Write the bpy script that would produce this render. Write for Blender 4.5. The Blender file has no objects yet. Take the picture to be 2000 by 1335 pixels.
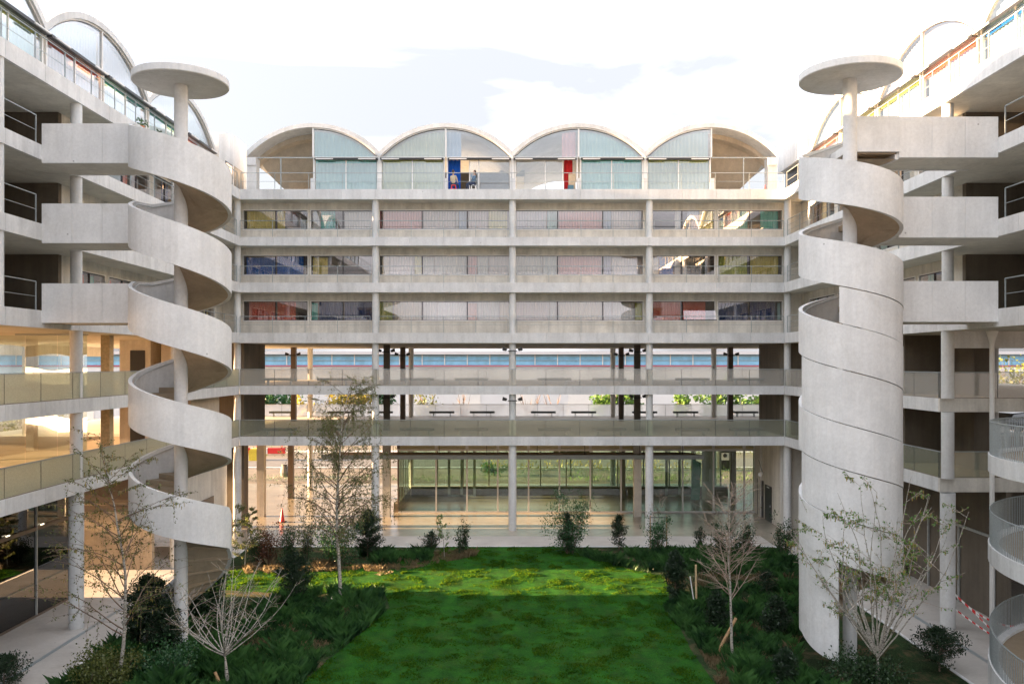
import bpy, math, random
from mathutils import Vector, Matrix, noise
import numpy as np
R_ = math.radians
rnd = random.Random(7)
scene = bpy.context.scene
COL = scene.collection
# ------------------------------------------------------------------ camera
F = 1650.0; CZ = 10.4
cam_d = bpy.data.cameras.new('camera'); cam = bpy.data.objects.new('camera', cam_d); COL.objects.link(cam)
cam.location = (0, 0, CZ); cam.rotation_euler = (R_(90), 0, 0)
cam_d.sensor_width = 36; cam_d.lens = 36 * F / 2000; cam_d.shift_y = (710 - 667.5) / 2000
cam_d.clip_start = .5; cam_d.clip_end = 4000
scene.camera = cam
# ------------------------------------------------------------------ light
SKX = 4.1  # cloud noise offset: dim gap in view, brighter cloud elsewhere lights the facade
SUN_EL = 7.4; SUN_DIR = Vector((-1, -.014, 0)).normalized()          # low sun, from the left
sun_az = math.atan2(SUN_DIR.x, SUN_DIR.y)
w = bpy.data.worlds.new('World'); scene.world = w; w.use_nodes = True
N = w.node_tree.nodes; LK = w.node_tree.links; N.clear()
out = N.new('ShaderNodeOutputWorld'); bg = N.new('ShaderNodeBackground'); LK.new(bg.outputs[0], out.inputs[0])
sky = N.new('ShaderNodeTexSky'); sky.sky_type = 'NISHITA'; sky.sun_disc = False
sky.sun_elevation = R_(SUN_EL); sky.sun_rotation = sun_az; sky.air_density = 1.0; sky.dust_density = 2.0; sky.ozone_density = 1.0
tc = N.new('ShaderNodeTexCoord'); mp = N.new('ShaderNodeMapping'); mp.inputs['Scale'].default_value = (1.0, 1.0, 4.2); mp.inputs['Location'].default_value = (SKX, 0, 0)
mp.inputs['Rotation'].default_value = (0, .05, .3)
LK.new(tc.outputs['Generated'], mp.inputs[0])
cn = N.new('ShaderNodeTexNoise'); cn.inputs['Scale'].default_value = 2.2; cn.inputs['Detail'].default_value = 7; cn.inputs['Roughness'].default_value = .50; cn.inputs['Distortion'].default_value = .6
LK.new(mp.outputs[0], cn.inputs['Vector'])
cr = N.new('ShaderNodeValToRGB'); cr.color_ramp.elements[0].position = .43; cr.color_ramp.elements[0].color = (.0,)*3 + (1,)
cr.color_ramp.elements[1].position = .90; cr.color_ramp.elements[1].color = (1,)*3 + (1,)
LK.new(cn.outputs[0], cr.inputs[0])
mx = N.new('ShaderNodeMix'); mx.data_type = 'RGBA'
LK.new(cr.outputs[0], mx.inputs[0]); mx.inputs[7].default_value = (4.6, 4.65, 5.0, 1)
bw = N.new('ShaderNodeRGBToBW'); LK.new(sky.outputs[0], bw.inputs[0]); hz = N.new('ShaderNodeMix'); hz.data_type = 'RGBA'; hz.inputs[0].default_value = .78
tn = N.new('ShaderNodeMix'); tn.data_type = 'RGBA'; tn.inputs[0].default_value = .62; tn.inputs[7].default_value = (.84, .85, .95, 1)
LK.new(bw.outputs[0], hz.inputs[7]); LK.new(sky.outputs[0], hz.inputs[6]); LK.new(hz.outputs[2], tn.inputs[6]); LK.new(tn.outputs[2], mx.inputs[6])
# overcast luminance law: whole sky up to three times brighter overhead, added to lift the facade
sx_ = N.new('ShaderNodeSeparateXYZ'); LK.new(tc.outputs['Generated'], sx_.inputs[0]); cl_ = N.new('ShaderNodeMath'); cl_.operation = 'MAXIMUM'; LK.new(sx_.outputs[2], cl_.inputs[0]); cl_.inputs[1].default_value = 0
ma_ = N.new('ShaderNodeMath'); ma_.operation = 'MULTIPLY_ADD'; LK.new(cl_.outputs[0], ma_.inputs[0]); ma_.inputs[1].default_value = 2.0; ma_.inputs[2].default_value = 1.0
vm_ = N.new('ShaderNodeVectorMath'); vm_.operation = 'SCALE'; LK.new(mx.outputs[2], vm_.inputs[0]); LK.new(ma_.outputs[0], vm_.inputs[3])
LK.new(vm_.outputs[0], bg.inputs[0]); bg.inputs[1].default_value = .05
sd = bpy.data.lights.new('sun', 'SUN'); sd.energy = 5.0; sd.angle = R_(.5); sd.color = (1, .64, .34)
so = bpy.data.objects.new('sun', sd); COL.objects.link(so); so.location = (-60, 0, 40)
so.rotation_euler = (-(SUN_DIR * math.cos(R_(SUN_EL)) + Vector((0, 0, math.sin(R_(SUN_EL)))))).to_track_quat('-Z', 'Y').to_euler()
vs = scene.view_settings; vs.view_transform = 'Standard'; vs.look = 'None'; vs.gamma = 1; vs.exposure = 3.4; vs.use_curve_mapping = False
scene.display_settings.display_device = 'sRGB'
scene.cycles.max_bounces = 10; scene.cycles.diffuse_bounces = 5; scene.cycles.transparent_max_bounces = 24; scene.cycles.glossy_bounces = 4
scene.cycles.transmission_bounces = 6; scene.cycles.use_denoising = True; scene.cycles.caustics_reflective = False

# ------------------------------------------------------------------ materials
MATS = {}
def newmat(name):
    m = bpy.data.materials.new(name); m.use_nodes = True
    return m, m.node_tree.nodes, m.node_tree.links, m.node_tree.nodes['Principled BSDF']
def nz(nt, scale, detail=4, rough=.55, mscale=None, dist=0):
    g = nt.nodes.new('ShaderNodeNewGeometry'); n = nt.nodes.new('ShaderNodeTexNoise')
    n.inputs['Scale'].default_value = scale; n.inputs['Detail'].default_value = detail; n.inputs['Roughness'].default_value = rough; n.inputs['Distortion'].default_value = dist
    if mscale:
        m = nt.nodes.new('ShaderNodeMapping'); m.inputs['Scale'].default_value = mscale
        nt.links.new(g.outputs['Position'], m.inputs[0]); nt.links.new(m.outputs[0], n.inputs['Vector'])
    else: nt.links.new(g.outputs['Position'], n.inputs['Vector'])
    return n.outputs[0]
def ramp(nt, src, c0, c1, p0=.3, p1=.7):
    r = nt.nodes.new('ShaderNodeValToRGB'); e = r.color_ramp.elements
    e[0].position = p0; e[1].position = p1; e[0].color = tuple(c0) + (1,); e[1].color = tuple(c1) + (1,)
    nt.links.new(src, r.inputs[0]); return r.outputs[0]
def mul(nt, a, b, fac=1.0, mode='MULTIPLY'):
    m = nt.nodes.new('ShaderNodeMix'); m.data_type = 'RGBA'; m.blend_type = mode
    if isinstance(fac, float): m.inputs[0].default_value = fac
    else: nt.links.new(fac, m.inputs[0])
    for s, i in ((a, 6), (b, 7)):
        if isinstance(s, tuple): m.inputs[i].default_value = s + (1,) if len(s) == 3 else s
        else: nt.links.new(s, m.inputs[i])
    return m.outputs[2]
def bump(nt, bsdf, src, strength=.3, dist=.01):
    b = nt.nodes.new('ShaderNodeBump'); b.inputs['Strength'].default_value = strength; b.inputs['Distance'].default_value = dist
    nt.links.new(src, b.inputs['Height']); nt.links.new(b.outputs[0], bsdf.inputs['Normal'])
def concrete(name, base, var=.16, streak=.24, rough=.75, stain=(.62, .58, .50), stain_amt=.5):
    m, n, l, b = newmat(name); nt = m.node_tree
    lo = tuple(c * (1 - var) for c in base); hi = tuple(min(1, c * (1 + var * .6)) for c in base)
    c = ramp(nt, nz(nt, .55, 7, .62), lo, hi)
    c = mul(nt, c, ramp(nt, nz(nt, 1.0, 5, .6, (2.6, 2.6, .22)), (1 - streak,)*3, (1.04,)*3, .32, .62))
    c = mul(nt, c, ramp(nt, nz(nt, 9, 5, .7), (.90,)*3, (1.05,)*3, .3, .7))
    f = ramp(nt, nz(nt, .8, 6, .7, (1, 1, .6), .8), (0, 0, 0), (stain_amt,)*3, .56, .78)
    c = mul(nt, c, mul(nt, c, stain), f, 'MIX')
    # small tie holes and air bubbles
    v = nt.nodes.new('ShaderNodeTexVoronoi'); v.inputs['Scale'].default_value = 1.1; g = nt.nodes.new('ShaderNodeNewGeometry'); l.new(g.outputs['Position'], v.inputs['Vector'])
    c = mul(nt, c, ramp(nt, v.outputs['Distance'], (.55,)*3, (1,)*3, .028, .04))
    l.new(c, b.inputs['Base Color']); b.inputs['Roughness'].default_value = rough
    bump(nt, b, nz(nt, 22, 6, .7), .25, .01)
    MATS[name] = m
def plain(name, col, rough=.6, metal=0, var=.12, scale=6, bmp=0, spec=.5):
    m, n, l, b = newmat(name); nt = m.node_tree
    if var: l.new(ramp(nt, nz(nt, scale, 4), tuple(c * (1 - var) for c in col), tuple(min(1, c * (1 + var)) for c in col)), b.inputs['Base Color'])
    else: b.inputs['Base Color'].default_value = tuple(col) + (1,)
    b.inputs['Roughness'].default_value = rough; b.inputs['Metallic'].default_value = metal; b.inputs['Specular IOR Level'].default_value = spec
    if bmp: bump(nt, b, nz(nt, scale * 6, 4), bmp, .01)
    MATS[name] = m; return m
def glass(name, refl, tint, rough=0.0, rtint=(.95, .96, 1), wobble=0):
    m, n, l, b = newmat(name); nt = m.node_tree; n.remove(b)
    t = n.new('ShaderNodeBsdfTransparent'); t.inputs[0].default_value = tuple(tint) + (1,)
    g = n.new('ShaderNodeBsdfAnisotropic'); g.inputs['Roughness'].default_value = rough; g.inputs[0].default_value = tuple(rtint) + (1,)
    fr = n.new('ShaderNodeFresnel'); ge = n.new('ShaderNodeNewGeometry'); mi = n.new('ShaderNodeMath'); mi.operation = 'MULTIPLY_ADD'; l.new(ge.outputs['Backfacing'], mi.inputs[0]); mi.inputs[1].default_value = -.8333; mi.inputs[2].default_value = 1.5; l.new(mi.outputs[0], fr.inputs[0])
    a = n.new('ShaderNodeMath'); a.operation = 'MULTIPLY_ADD'; l.new(fr.outputs[0], a.inputs[0]); a.inputs[1].default_value = .9; a.inputs[2].default_value = refl; a.use_clamp = True
    x = n.new('ShaderNodeMixShader'); l.new(a.outputs[0], x.inputs[0]); l.new(t.outputs[0], x.inputs[1]); l.new(g.outputs[0], x.inputs[2])
    if wobble:
        bp = n.new('ShaderNodeBump'); bp.inputs['Strength'].default_value = wobble; bp.inputs['Distance'].default_value = .05
        l.new(nz(nt, .5, 1), bp.inputs['Height']); l.new(bp.outputs[0], g.inputs['Normal'])
    l.new(x.outputs[0], n['Material Output'].inputs[0]); MATS[name] = m
def frosted(name, col, see=.3, dif=.35, speck=60):
    m, n, l, b = newmat(name); nt = m.node_tree; n.remove(b)
    c = ramp(nt, nz(nt, speck, 2, .6), tuple(x * .72 for x in col), col, .38, .6)
    d = n.new('ShaderNodeBsdfTranslucent'); l.new(c, d.inputs[0])
    d2 = n.new('ShaderNodeBsdfDiffuse'); l.new(c, d2.inputs[0])
    t = n.new('ShaderNodeBsdfTransparent'); t.inputs[0].default_value = tuple(col) + (1,)
    g = n.new('ShaderNodeBsdfAnisotropic'); g.inputs['Roughness'].default_value = .18
    a1 = n.new('ShaderNodeMixShader'); a1.inputs[0].default_value = dif; l.new(d.outputs[0], a1.inputs[1]); l.new(d2.outputs[0], a1.inputs[2])
    a2 = n.new('ShaderNodeMixShader'); a2.inputs[0].default_value = see; l.new(a1.outputs[0], a2.inputs[1]); l.new(t.outputs[0], a2.inputs[2])
    a3 = n.new('ShaderNodeMixShader'); a3.inputs[0].default_value = .10; l.new(a2.outputs[0], a3.inputs[1]); l.new(g.outputs[0], a3.inputs[2])
    l.new(a3.outputs[0], n['Material Output'].inputs[0]); MATS[name] = m
def leafmat(name, c0, c1, scale=7, trans=.35):
    m, n, l, b = newmat(name); nt = m.node_tree; n.remove(b)
    c = ramp(nt, nz(nt, scale, 3, .7), c0, c1, .35, .65)
    d = n.new('ShaderNodeBsdfDiffuse'); l.new(c, d.inputs[0]); t = n.new('ShaderNodeBsdfTranslucent'); l.new(c, t.inputs[0])
    g = n.new('ShaderNodeBsdfAnisotropic'); g.inputs['Roughness'].default_value = .45
    a = n.new('ShaderNodeMixShader'); a.inputs[0].default_value = trans; l.new(d.outputs[0], a.inputs[1]); l.new(t.outputs[0], a.inputs[2])
    a2 = n.new('ShaderNodeMixShader'); a2.inputs[0].default_value = .04; l.new(a.outputs[0], a2.inputs[1]); l.new(g.outputs[0], a2.inputs[2])
    l.new(a2.outputs[0], n['Material Output'].inputs[0]); MATS[name] = m
def emit(name, col, st):
    m, n, l, b = newmat(name); b.inputs['Emission Color'].default_value = tuple(col) + (1,); b.inputs['Emission Strength'].default_value = st
    b.inputs['Base Color'].default_value = (.8, .8, .8, 1); MATS[name] = m

concrete('concrete', (.725, .73, .73), .15, .12, stain=(.70,.68,.64))
concrete('concrete_stair', (.745, .75, .75), .13, .06, stain_amt=.5, stain=(.68,.66,.62))
concrete('concrete_column', (.71, .72, .715), .12, .12)
concrete('concrete_wall', (.73, .70, .635), .16, .18)
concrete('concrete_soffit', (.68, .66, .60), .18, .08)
concrete('concrete_shaded', (.21, .175, .13), .2, .25)  # core-wall concrete darkened to carry the shade of the decks
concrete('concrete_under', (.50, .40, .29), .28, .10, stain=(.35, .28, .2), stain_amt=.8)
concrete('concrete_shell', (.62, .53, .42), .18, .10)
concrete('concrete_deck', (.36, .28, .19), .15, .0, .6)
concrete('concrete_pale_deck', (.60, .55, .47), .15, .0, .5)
concrete('concrete_dark', (.15, .125, .095), .2, .2)  # concrete darkened to deepen the shade in recesses, cores and hall
concrete('paving_smooth', (.36, .32, .255), .22, .0, .22, stain_amt=.6)
concrete('paving_light', (.48, .455, .42), .16, .0, .6, stain_amt=.6)
plain('white_wall', (.80, .80, .78), .7, var=.04, scale=1)
plain('aluminium', (.74, .73, .71), .4, .0, .05)
plain('white_frame', (.80, .79, .77), .45, var=.04)
plain('dark_metal', (.03, .03, .032), .4)
plain('bench_paint', (.045, .06, .06), .6)
plain('bronze_metal', (.16, .12, .09), .45)
plain('galvanised', (.33, .37, .38), .45, .3, .12, 20)
plain('grey_metal', (.45, .47, .46), .45, .2)
plain('room_dark', (.035, .038, .04), .9)
plain('room_pale', (.80, .70, .66), .9)
plain('room_mid', (.20, .19, .18), .9)
plain('timber', (.42, .26, .13), .7, var=.25, scale=14, bmp=.2)
plain('timber_pale', (.62, .45, .25), .6, var=.2, scale=9)
plain('black_paint', (.015, .015, .016), .35, var=0)
plain('red_plastic', (.62, .03, .03), .4, var=.05)
plain('white_plastic', (.8, .8, .78), .4, var=.03)
plain('yellow_plastic', (.65, .52, .05), .5)
plain('rubber', (.02, .02, .02), .8)
plain('asphalt', (.14, .13, .12), .85, var=.2, scale=1.2, bmp=.3)
plain('sand', (.17, .14, .105), .9, var=.25, scale=.35, bmp=.3)
plain('shed_wall', (.72, .74, .76), .7, var=.05, scale=.3)
plain('shed_blue', (.26, .56, .82), .4, var=.18, scale=.6)
plain('shed_roof', (.55, .57, .62), .6, var=.06, scale=.2)
plain('shed_red', (.55, .10, .16), .6)
plain('car_paint', (.06, .065, .075), .22, .5, .0)
plain('teal_sheet', (.10, .36, .30), .5)
plain('orange_door', (.60, .16, .04), .5)
plain('skin', (.55, .36, .27), .55, var=.05)
plain('hair', (.05, .03, .02), .7)
plain('shirt_beige', (.50, .42, .30), .85)
plain('denim', (.11, .19, .28), .85)
plain('navy_cloth', (.03, .045, .09), .9)
plain('cardboard', (.62, .47, .31), .85)
plain('cabinet_blue', (.07, .16, .21), .5)
plain('purple_panel', (.40, .27, .42), .5, var=.04)
emit('lamp_glow', (1, .85, .6), .3)
emit('lamp_glow_warm', (1, .55, .2), .25)
plain('terracotta', (.5, .2, .1), .8)
glass('glass_window', .145, (.96, .97, .97), .0, (.98, .90, .89), .012)
glass('glass_roof', .16, (.96, .98, .98), .0, (.93, .96, 1), 0)
glass('glass_hall', .06, (.80, .88, .82), .0)
glass('glass_mirror', .42, (.55, .68, .66), .0, (.88, .94, .92), .25)
glass('glass_dark', .07, (.16, .16, .16), .0, (.8, .8, .8), .02)
frosted('glass_guard', (.99, .98, .94), .74, .6)
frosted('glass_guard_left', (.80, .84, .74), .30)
frosted('glass_guard_green', (.88, .91, .82), .76, speck=26)
frosted('glass_guard_rear', (.99, .98, .97), .55, .05, speck=.2)
frosted('glass_fascia', (.80, .74, .52), .12, speck=40)
leafmat('leaf_birch', (.10, .12, .02), (.24, .25, .05))
leafmat('leaf_fresh', (.05, .14, .025), (.16, .28, .05))
leafmat('leaf_dark', (.012, .036, .014), (.045, .10, .032))
leafmat('leaf_conifer', (.010, .026, .012), (.032, .07, .028))
leafmat('leaf_mid', (.015, .07, .025), (.06, .16, .05))
leafmat('leaf_red', (.07, .025, .015), (.17, .07, .03))
leafmat('leaf_yellow', (.28, .24, .03), (.48, .38, .07))
leafmat('leaf_olive', (.06, .09, .02), (.17, .19, .05))
leafmat('catkin', (.28, .22, .05), (.45, .34, .09))
leafmat('grass_long', (.008, .040, .012), (.065, .17, .04), 1.1, .3)
leafmat('grass_dry', (.13, .10, .05), (.24, .18, .10), 5, .3)

def curtmat(c):
    k = 'cloth_%02d_%02d_%02d' % tuple(int(x * 99) for x in c)
    if k not in MATS:
        m, n, l, b = newmat(k); n.remove(b); nt = m.node_tree
        cc = ramp(nt, nz(nt, 3, 3), tuple(x * .92 for x in c), c)
        d = n.new('ShaderNodeBsdfDiffuse'); l.new(cc, d.inputs[0]); t = n.new('ShaderNodeBsdfTranslucent'); l.new(cc, t.inputs[0])
        a = n.new('ShaderNodeMixShader'); a.inputs[0].default_value = .10; l.new(d.outputs[0], a.inputs[1]); l.new(t.outputs[0], a.inputs[2])
        l.new(a.outputs[0], n['Material Output'].inputs[0]); MATS[k] = m
    return k
# bark
m, n, l, b = newmat('birch_bark'); nt = m.node_tree
c = ramp(nt, nz(nt, 3, 4, .6, (3, 3, 14)), (.04, .035, .03), (.42, .39, .34), .38, .48)
l.new(c, b.inputs['Base Color']); b.inputs['Roughness'].default_value = .7; MATS['birch_bark'] = m
plain('bark_brown', (.16, .11, .08), .85, var=.3, scale=12)
plain('twig_pale', (.30, .23, .18), .8, var=.25, scale=8)
# lawn ground colour
def groundgreen(name, g0, g1, dry, amt):
    m, n, l, b = newmat(name); nt = m.node_tree
    c = ramp(nt, nz(nt, 1.6, 8, .7), g0, g1, .35, .68)
    st = ramp(nt, nz(nt, 1.2, 3, .5, (1, .12, 1)), (.78,)*3, (1.2,)*3, .35, .65)
    c = mul(nt, c, st)
    c = mul(nt, c, ramp(nt, nz(nt, 17, 6, .85), (.40,)*3, (1.6,)*3, .36, .64))
    f = ramp(nt, nz(nt, .9, 7, .72, (1, 1, 1), .6), (0,)*3, (amt,)*3, .50, .68)
    c = mul(nt, c, dry, f, 'MIX'); l.new(c, b.inputs['Base Color']); b.inputs['Roughness'].default_value = .9; b.inputs['Specular IOR Level'].default_value = .15
    bump(nt, b, nz(nt, 40, 5, .8), .8, .05); MATS[name] = m
groundgreen('lawn', (.006, .05, .004), (.022, .11, .007), (.07, .075, .02), .25)
groundgreen('garden_soil', (.015, .03, .01), (.03, .06, .02), (.14, .095, .055), .95)
m, n, l, b = newmat('lawn_blade'); nt = m.node_tree; n.remove(b)
c = ramp(nt, nz(nt, 2.2, 5, .7), (.020, .076, .010), (.044, .120, .016), .35, .65)
c = mul(nt, c, ramp(nt, nz(nt, 1.2, 3, .5, (1, .12, 1)), (.8,)*3, (1.2,)*3, .35, .65))
c = mul(nt, c, (.10, .11, .03), ramp(nt, nz(nt, .9, 7, .72, (1, 1, 1), .6), (0,)*3, (.2,)*3, .52, .68), 'MIX')
c = mul(nt, c, ramp(nt, nz(nt, 14, 6, .85), (.55,)*3, (1.45,)*3, .36, .64))
d = n.new('ShaderNodeBsdfDiffuse'); l.new(c, d.inputs[0]); t = n.new('ShaderNodeBsdfTranslucent'); l.new(mul(nt, c, (3.0, 1.8, .6)), t.inputs[0])
a = n.new('ShaderNodeMixShader'); a.inputs[0].default_value = .45; l.new(d.outputs[0], a.inputs[1]); l.new(t.outputs[0], a.inputs[2]); l.new(a.outputs[0], n['Material Output'].inputs[0]); MATS['lawn_blade'] = m

# ------------------------------------------------------------------ mesh helpers
OFF = {}
def off(o): return OFF.get(o.name, Vector((0, 0, 0))) if o else Vector((0, 0, 0))
def W(u, d, z): return Vector((u, d, z))
class MB:
    def __init__(s, T=W): s.v = []; s.f = []; s.T = T
    def q(s, *p):
        i = len(s.v); s.v += [s.T(*x) for x in p]; s.f.append(tuple(range(i, i + len(p)))); return s
    def box(s, a0, a1, b0, b1, c0, c1):
        i = len(s.v)
        for a, b, c in ((a0,b0,c0),(a1,b0,c0),(a1,b1,c0),(a0,b1,c0),(a0,b0,c1),(a1,b0,c1),(a1,b1,c1),(a0,b1,c1)): s.v.append(s.T(a, b, c))
        s.f += [(i,i+3,i+2,i+1),(i+4,i+5,i+6,i+7),(i,i+1,i+5,i+4),(i+1,i+2,i+6,i+5),(i+2,i+3,i+7,i+6),(i+3,i,i+4,i+7)]
        return s
    def tube(s, p0, p1, r0, r1=None, n=8, cap=True):
        r1 = r0 if r1 is None else r1; p0 = s.T(*p0); p1 = s.T(*p1); d = (p1 - p0)
        if d.length < 1e-6: return s
        d.normalize(); a = d.orthogonal().normalized(); b = d.cross(a); i = len(s.v)
        for p, r in ((p0, r0), (p1, r1)):
            for k in range(n):
                t = 2 * math.pi * k / n; s.v.append(p + a * (math.cos(t) * r) + b * (math.sin(t) * r))
        for k in range(n): s.f.append((i+k, i+(k+1)%n, i+n+(k+1)%n, i+n+k))
        if cap: s.f.append(tuple(i+k for k in range(n))[::-1]); s.f.append(tuple(i+n+k for k in range(n)))
        return s
    def path(s, pts, r, n=8):
        for a, b in zip(pts[:-1], pts[1:]): s.tube(a, b, r, r, n)
        return s
    def prism(s, poly, c0, c1, f):
        """poly of 2-tuples, f(p, c) -> T coords"""
        i = len(s.v); n = len(poly)
        for c in (c0, c1):
            for p in poly: s.v.append(s.T(*f(p, c)))
        s.f.append(tuple(i+k for k in range(n))); s.f.append(tuple(i+n+k for k in range(n))[::-1])
        for k in range(n): s.f.append((i+k, i+n+k, i+n+(k+1)%n, i+(k+1)%n))
        return s
    def grid(s, P, nu, nv, closed=False):
        i = len(s.v)
        for a in range(nu):
            for b in range(nv): s.v.append(s.T(*P(a, b)))
        for a in range(nu if closed else nu - 1):
            for b in range(nv - 1):
                a2 = (a + 1) % nu; s.f.append((i+a*nv+b, i+a2*nv+b, i+a2*nv+b+1, i+a*nv+b+1))
        return s
    def build(s, name, mat, parent=None, smooth=False, loc=None, fix=True):
        o_ = off(parent) if parent else (Vector(loc) if loc is not None else Vector((0, 0, 0)))
        me = bpy.data.meshes.new(name); me.from_pydata([tuple(v - o_) for v in s.v], [], s.f)
        if fix and len(s.f) < 20000:
            import bmesh
            bm = bmesh.new(); bm.from_mesh(me); bmesh.ops.recalc_face_normals(bm, faces=bm.faces); bm.to_mesh(me); bm.free()
        me.materials.append(MATS[mat])
        if smooth: me.polygons.foreach_set('use_smooth', [True] * len(me.polygons))
        o = bpy.data.objects.new(name, me); COL.objects.link(o)
        if parent: o.parent = parent; OFF[o.name] = off(parent)
        elif loc is not None: o.location = loc; OFF[o.name] = o_
        return o
def tag(o, label, cat, group=None, kind=None):
    if label: o['label'] = label
    if cat: o['category'] = cat
    if group: o['group'] = group
    if kind: o['kind'] = kind
    return o
def thing(name, label, cat, loc=(0, 0, 0), group=None):
    o = bpy.data.objects.new(name, None); COL.objects.link(o); o.location = loc; OFF[o.name] = Vector(loc)
    o.empty_display_size = .3
    return tag(o, label, cat, group)
def struct(o): o['kind'] = 'structure'; return o
def stuff(o): o['kind'] = 'stuff'; return o
def copy_part(src, parent, delta):
    """a repeat of a part, shifted, sharing mesh data"""
    c = src.copy(); COL.objects.link(c); c.parent = parent; c.location = Vector(src.location) + Vector(delta); OFF[c.name] = off(src); return c
def copy_tree(o, parent=None):
    c = o.copy(); COL.objects.link(c); c.parent = parent
    for ch in list(o.children): copy_tree(ch, c)
    return c
def copy_thing(o, loc, label, rotz=0, scale=1.0):
    c = copy_tree(o); c.location = loc; c.rotation_euler = (0, 0, rotz); c.scale = (scale,)*3
    if label: c['label'] = label
    return c
def gpt(px, py, z=0):
    s = (py - 710) / (CZ - z); return Vector(((px - 1000) / s, F / s, z))

# ------------------------------------------------------------------ dimensions
YE = 52.55; XE = 16.95
def TC(u, d, z): return Vector((u, YE + d, z))
def TL(u, d, z): return Vector((-XE - d, u, z))
def TR(u, d, z): return Vector((XE + d, u, z))
LV = dict(P1=(5.32, 5.88), P2=(8.49, 9.03), F3=(11.69, 12.32), F4=(14.84, 15.44), F5=(17.74, 18.28), F6=(20.62, 21.25))
WIN = dict(F3=(13.1, 14.42), F4=(16.0, 17.32), F5=(18.89, 20.2))
NEXT = dict(P1='P2', P2='F3', F3='F4', F4='F5', F5='F6')
WY0 = 4.0                                   # near end of the side wings
# ------------------------------------------------------------------ ground
struct(MB().box(-900, 900, -300, 1500, -.6, -.02).build('ground', 'sand'))
struct(MB().box(-34, 34, 48.1, 73.4, -.5, 0.0).build('pavement', 'paving_smooth'))
struct(MB().box(-15, 15, 48.1, 51.0, -.1, .004).build('front_path', 'paving_light'))
for sx in (-1, 1):
    a, b_ = sorted((sx * 15.0, sx * 34)); struct(MB().box(a, b_, 0, 48.098, -.5, 0.0).build('side_path', 'paving_light'))
    a, b_ = sorted((sx * 16.52, sx * 16.70)); struct(MB().box(a, b_, 4, 48, -.1, .006).build('drain_channel', 'galvanised'))
    a, b_ = sorted((sx * 14.9, sx * 15.0)); struct(MB().box(a, b_, 0, 48.0, -.3, .03).build('path_kerb', 'concrete'))
struct(MB().box(-15, 15, 47.98, 48.1, -.3, .03).build('lawn_kerb', 'concrete'))
struct(MB().box(-14.9, 14.9, 0, 47.98, -.5, -.01).build('garden_soil', 'garden_soil'))
lawn_px = [(520,1400),(640,1290),(720,1225),(762,1185),(748,1150),(600,1160),(420,1150),(395,1118),(560,1106),(760,1100),(850,1082),(872,1067.5),(1120,1067.5),(1150,1090),(1230,1112),(1300,1126),(1310,1190),(1350,1270),(1400,1340),(1440,1400)]
lp = [gpt(*p) for p in lawn_px]
lawn_poly = [(max(-14.8, p.x), p.y) for p in lp]
struct(MB().prism(lawn_poly, -.02, .02, lambda p, c: (p[0], p[1], c)).build('lawn', 'lawn'))
def inside(poly, x, y):
    c = False; j = len(poly) - 1
    for i in range(len(poly)):
        if (poly[i][1] > y) != (poly[j][1] > y) and x < (poly[j][0]-poly[i][0])*(y-poly[i][1])/(poly[j][1]-poly[i][1])+poly[i][0]: c = not c
        j = i
    return c
struct(MB().box(-300, 300, 84, 93, -.05, .02).build('road', 'asphalt'))
struct(MB().box(-300, 300, 83.7, 84, -.05, .14).build('road_kerb', 'concrete'))
struct(MB().box(-300, 300, 99, 101.4, -.05, .03).build('far_pavement', 'paving_light'))

# ------------------------------------------------------------------ building helpers
def fascia(T, u0, u1, z0, z1, parent, step=2.157, mat='concrete', d=0.0, jit=0):
    """formwork-cast edge pieces with open joints"""
    n = max(1, round((u1 - u0) / step)); st = (u1 - u0) / n; src = None
    p0 = T(u0, 0, 0); p1 = T(u0 + st, 0, 0); dl = p1 - p0
    for k in range(n):
        if src is None:
            src = MB(T).box(u0 + .006, u0 + st - .006, d, d + .12, z0, z1).build('fascia_panel', mat, parent)
        else: copy_part(src, parent, dl * k)
def curtain(T, u0, u1, d, z0, z1, col, parent, name='curtain', amp=.035, wave=.17, zf=None):
    nn = max(4, int((u1 - u0) / wave * 5)); ph = rnd.random() * 6
    def P(a, b):
        u = u0 + (u1 - u0) * a / (nn - 1); top = zf(u) if zf else z1
        return (u, d + amp * math.sin(ph + (u - u0) / wave * 6.283 + .5 * math.sin(u * 3)), z0 if b == 0 else max(top, z0 + .01))
    o = MB(T).grid(P, nn, 2).build(name, curtmat(col), parent, smooth=True, fix=False)
    return o
def window(T, d, u0, u1, z0, z1, splits, curts, parent, fmat='white_frame', gmat='glass_window', open_pane=None):
    fr = MB(T); t = .055
    fr.box(u0, u1, d - .05, d + .08, z0, z0 + t).box(u0, u1, d - .05, d + .08, z1 - t, z1).box(u0, u0 + t, d - .05, d + .08, z0 + t, z1 - t).box(u1 - t, u1, d - .05, d + .08, z0 + t, z1 - t)
    wn = fr.build('window', fmat, parent)
    g = MB(T); g.box(u0 + t, u1 - t, d - .02, d + .05, z0 + t, z0 + t + .03).box(u0 + t, u1 - t, d - .02, d + .05, z1 - t - .03, z1 - t)
    g.build('gasket', 'dark_metal', wn)
    xs = [u0 + t] + list(splits) + [u1 - t]
    for s in splits: MB(T).box(s - .025, s + .025, d - .03, d + .06, z0 + t + .03, z1 - t - .03).build('mullion', 'dark_metal', wn)
    for i in range(len(xs) - 1):
        if open_pane == i: continue
        MB(T).box(xs[i] + .027, xs[i + 1] - .027, d + .005, d + .017, z0 + t + .032, z1 - t - .032).build('pane', gmat, wn)
    for (a, b, c) in curts:
        curtain(T, a, b, d + .16 + rnd.random() * .05, z0 + .03, z1 - .06 if rnd.random() < .8 else z1 - .14, c, wn)
    return wn
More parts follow.
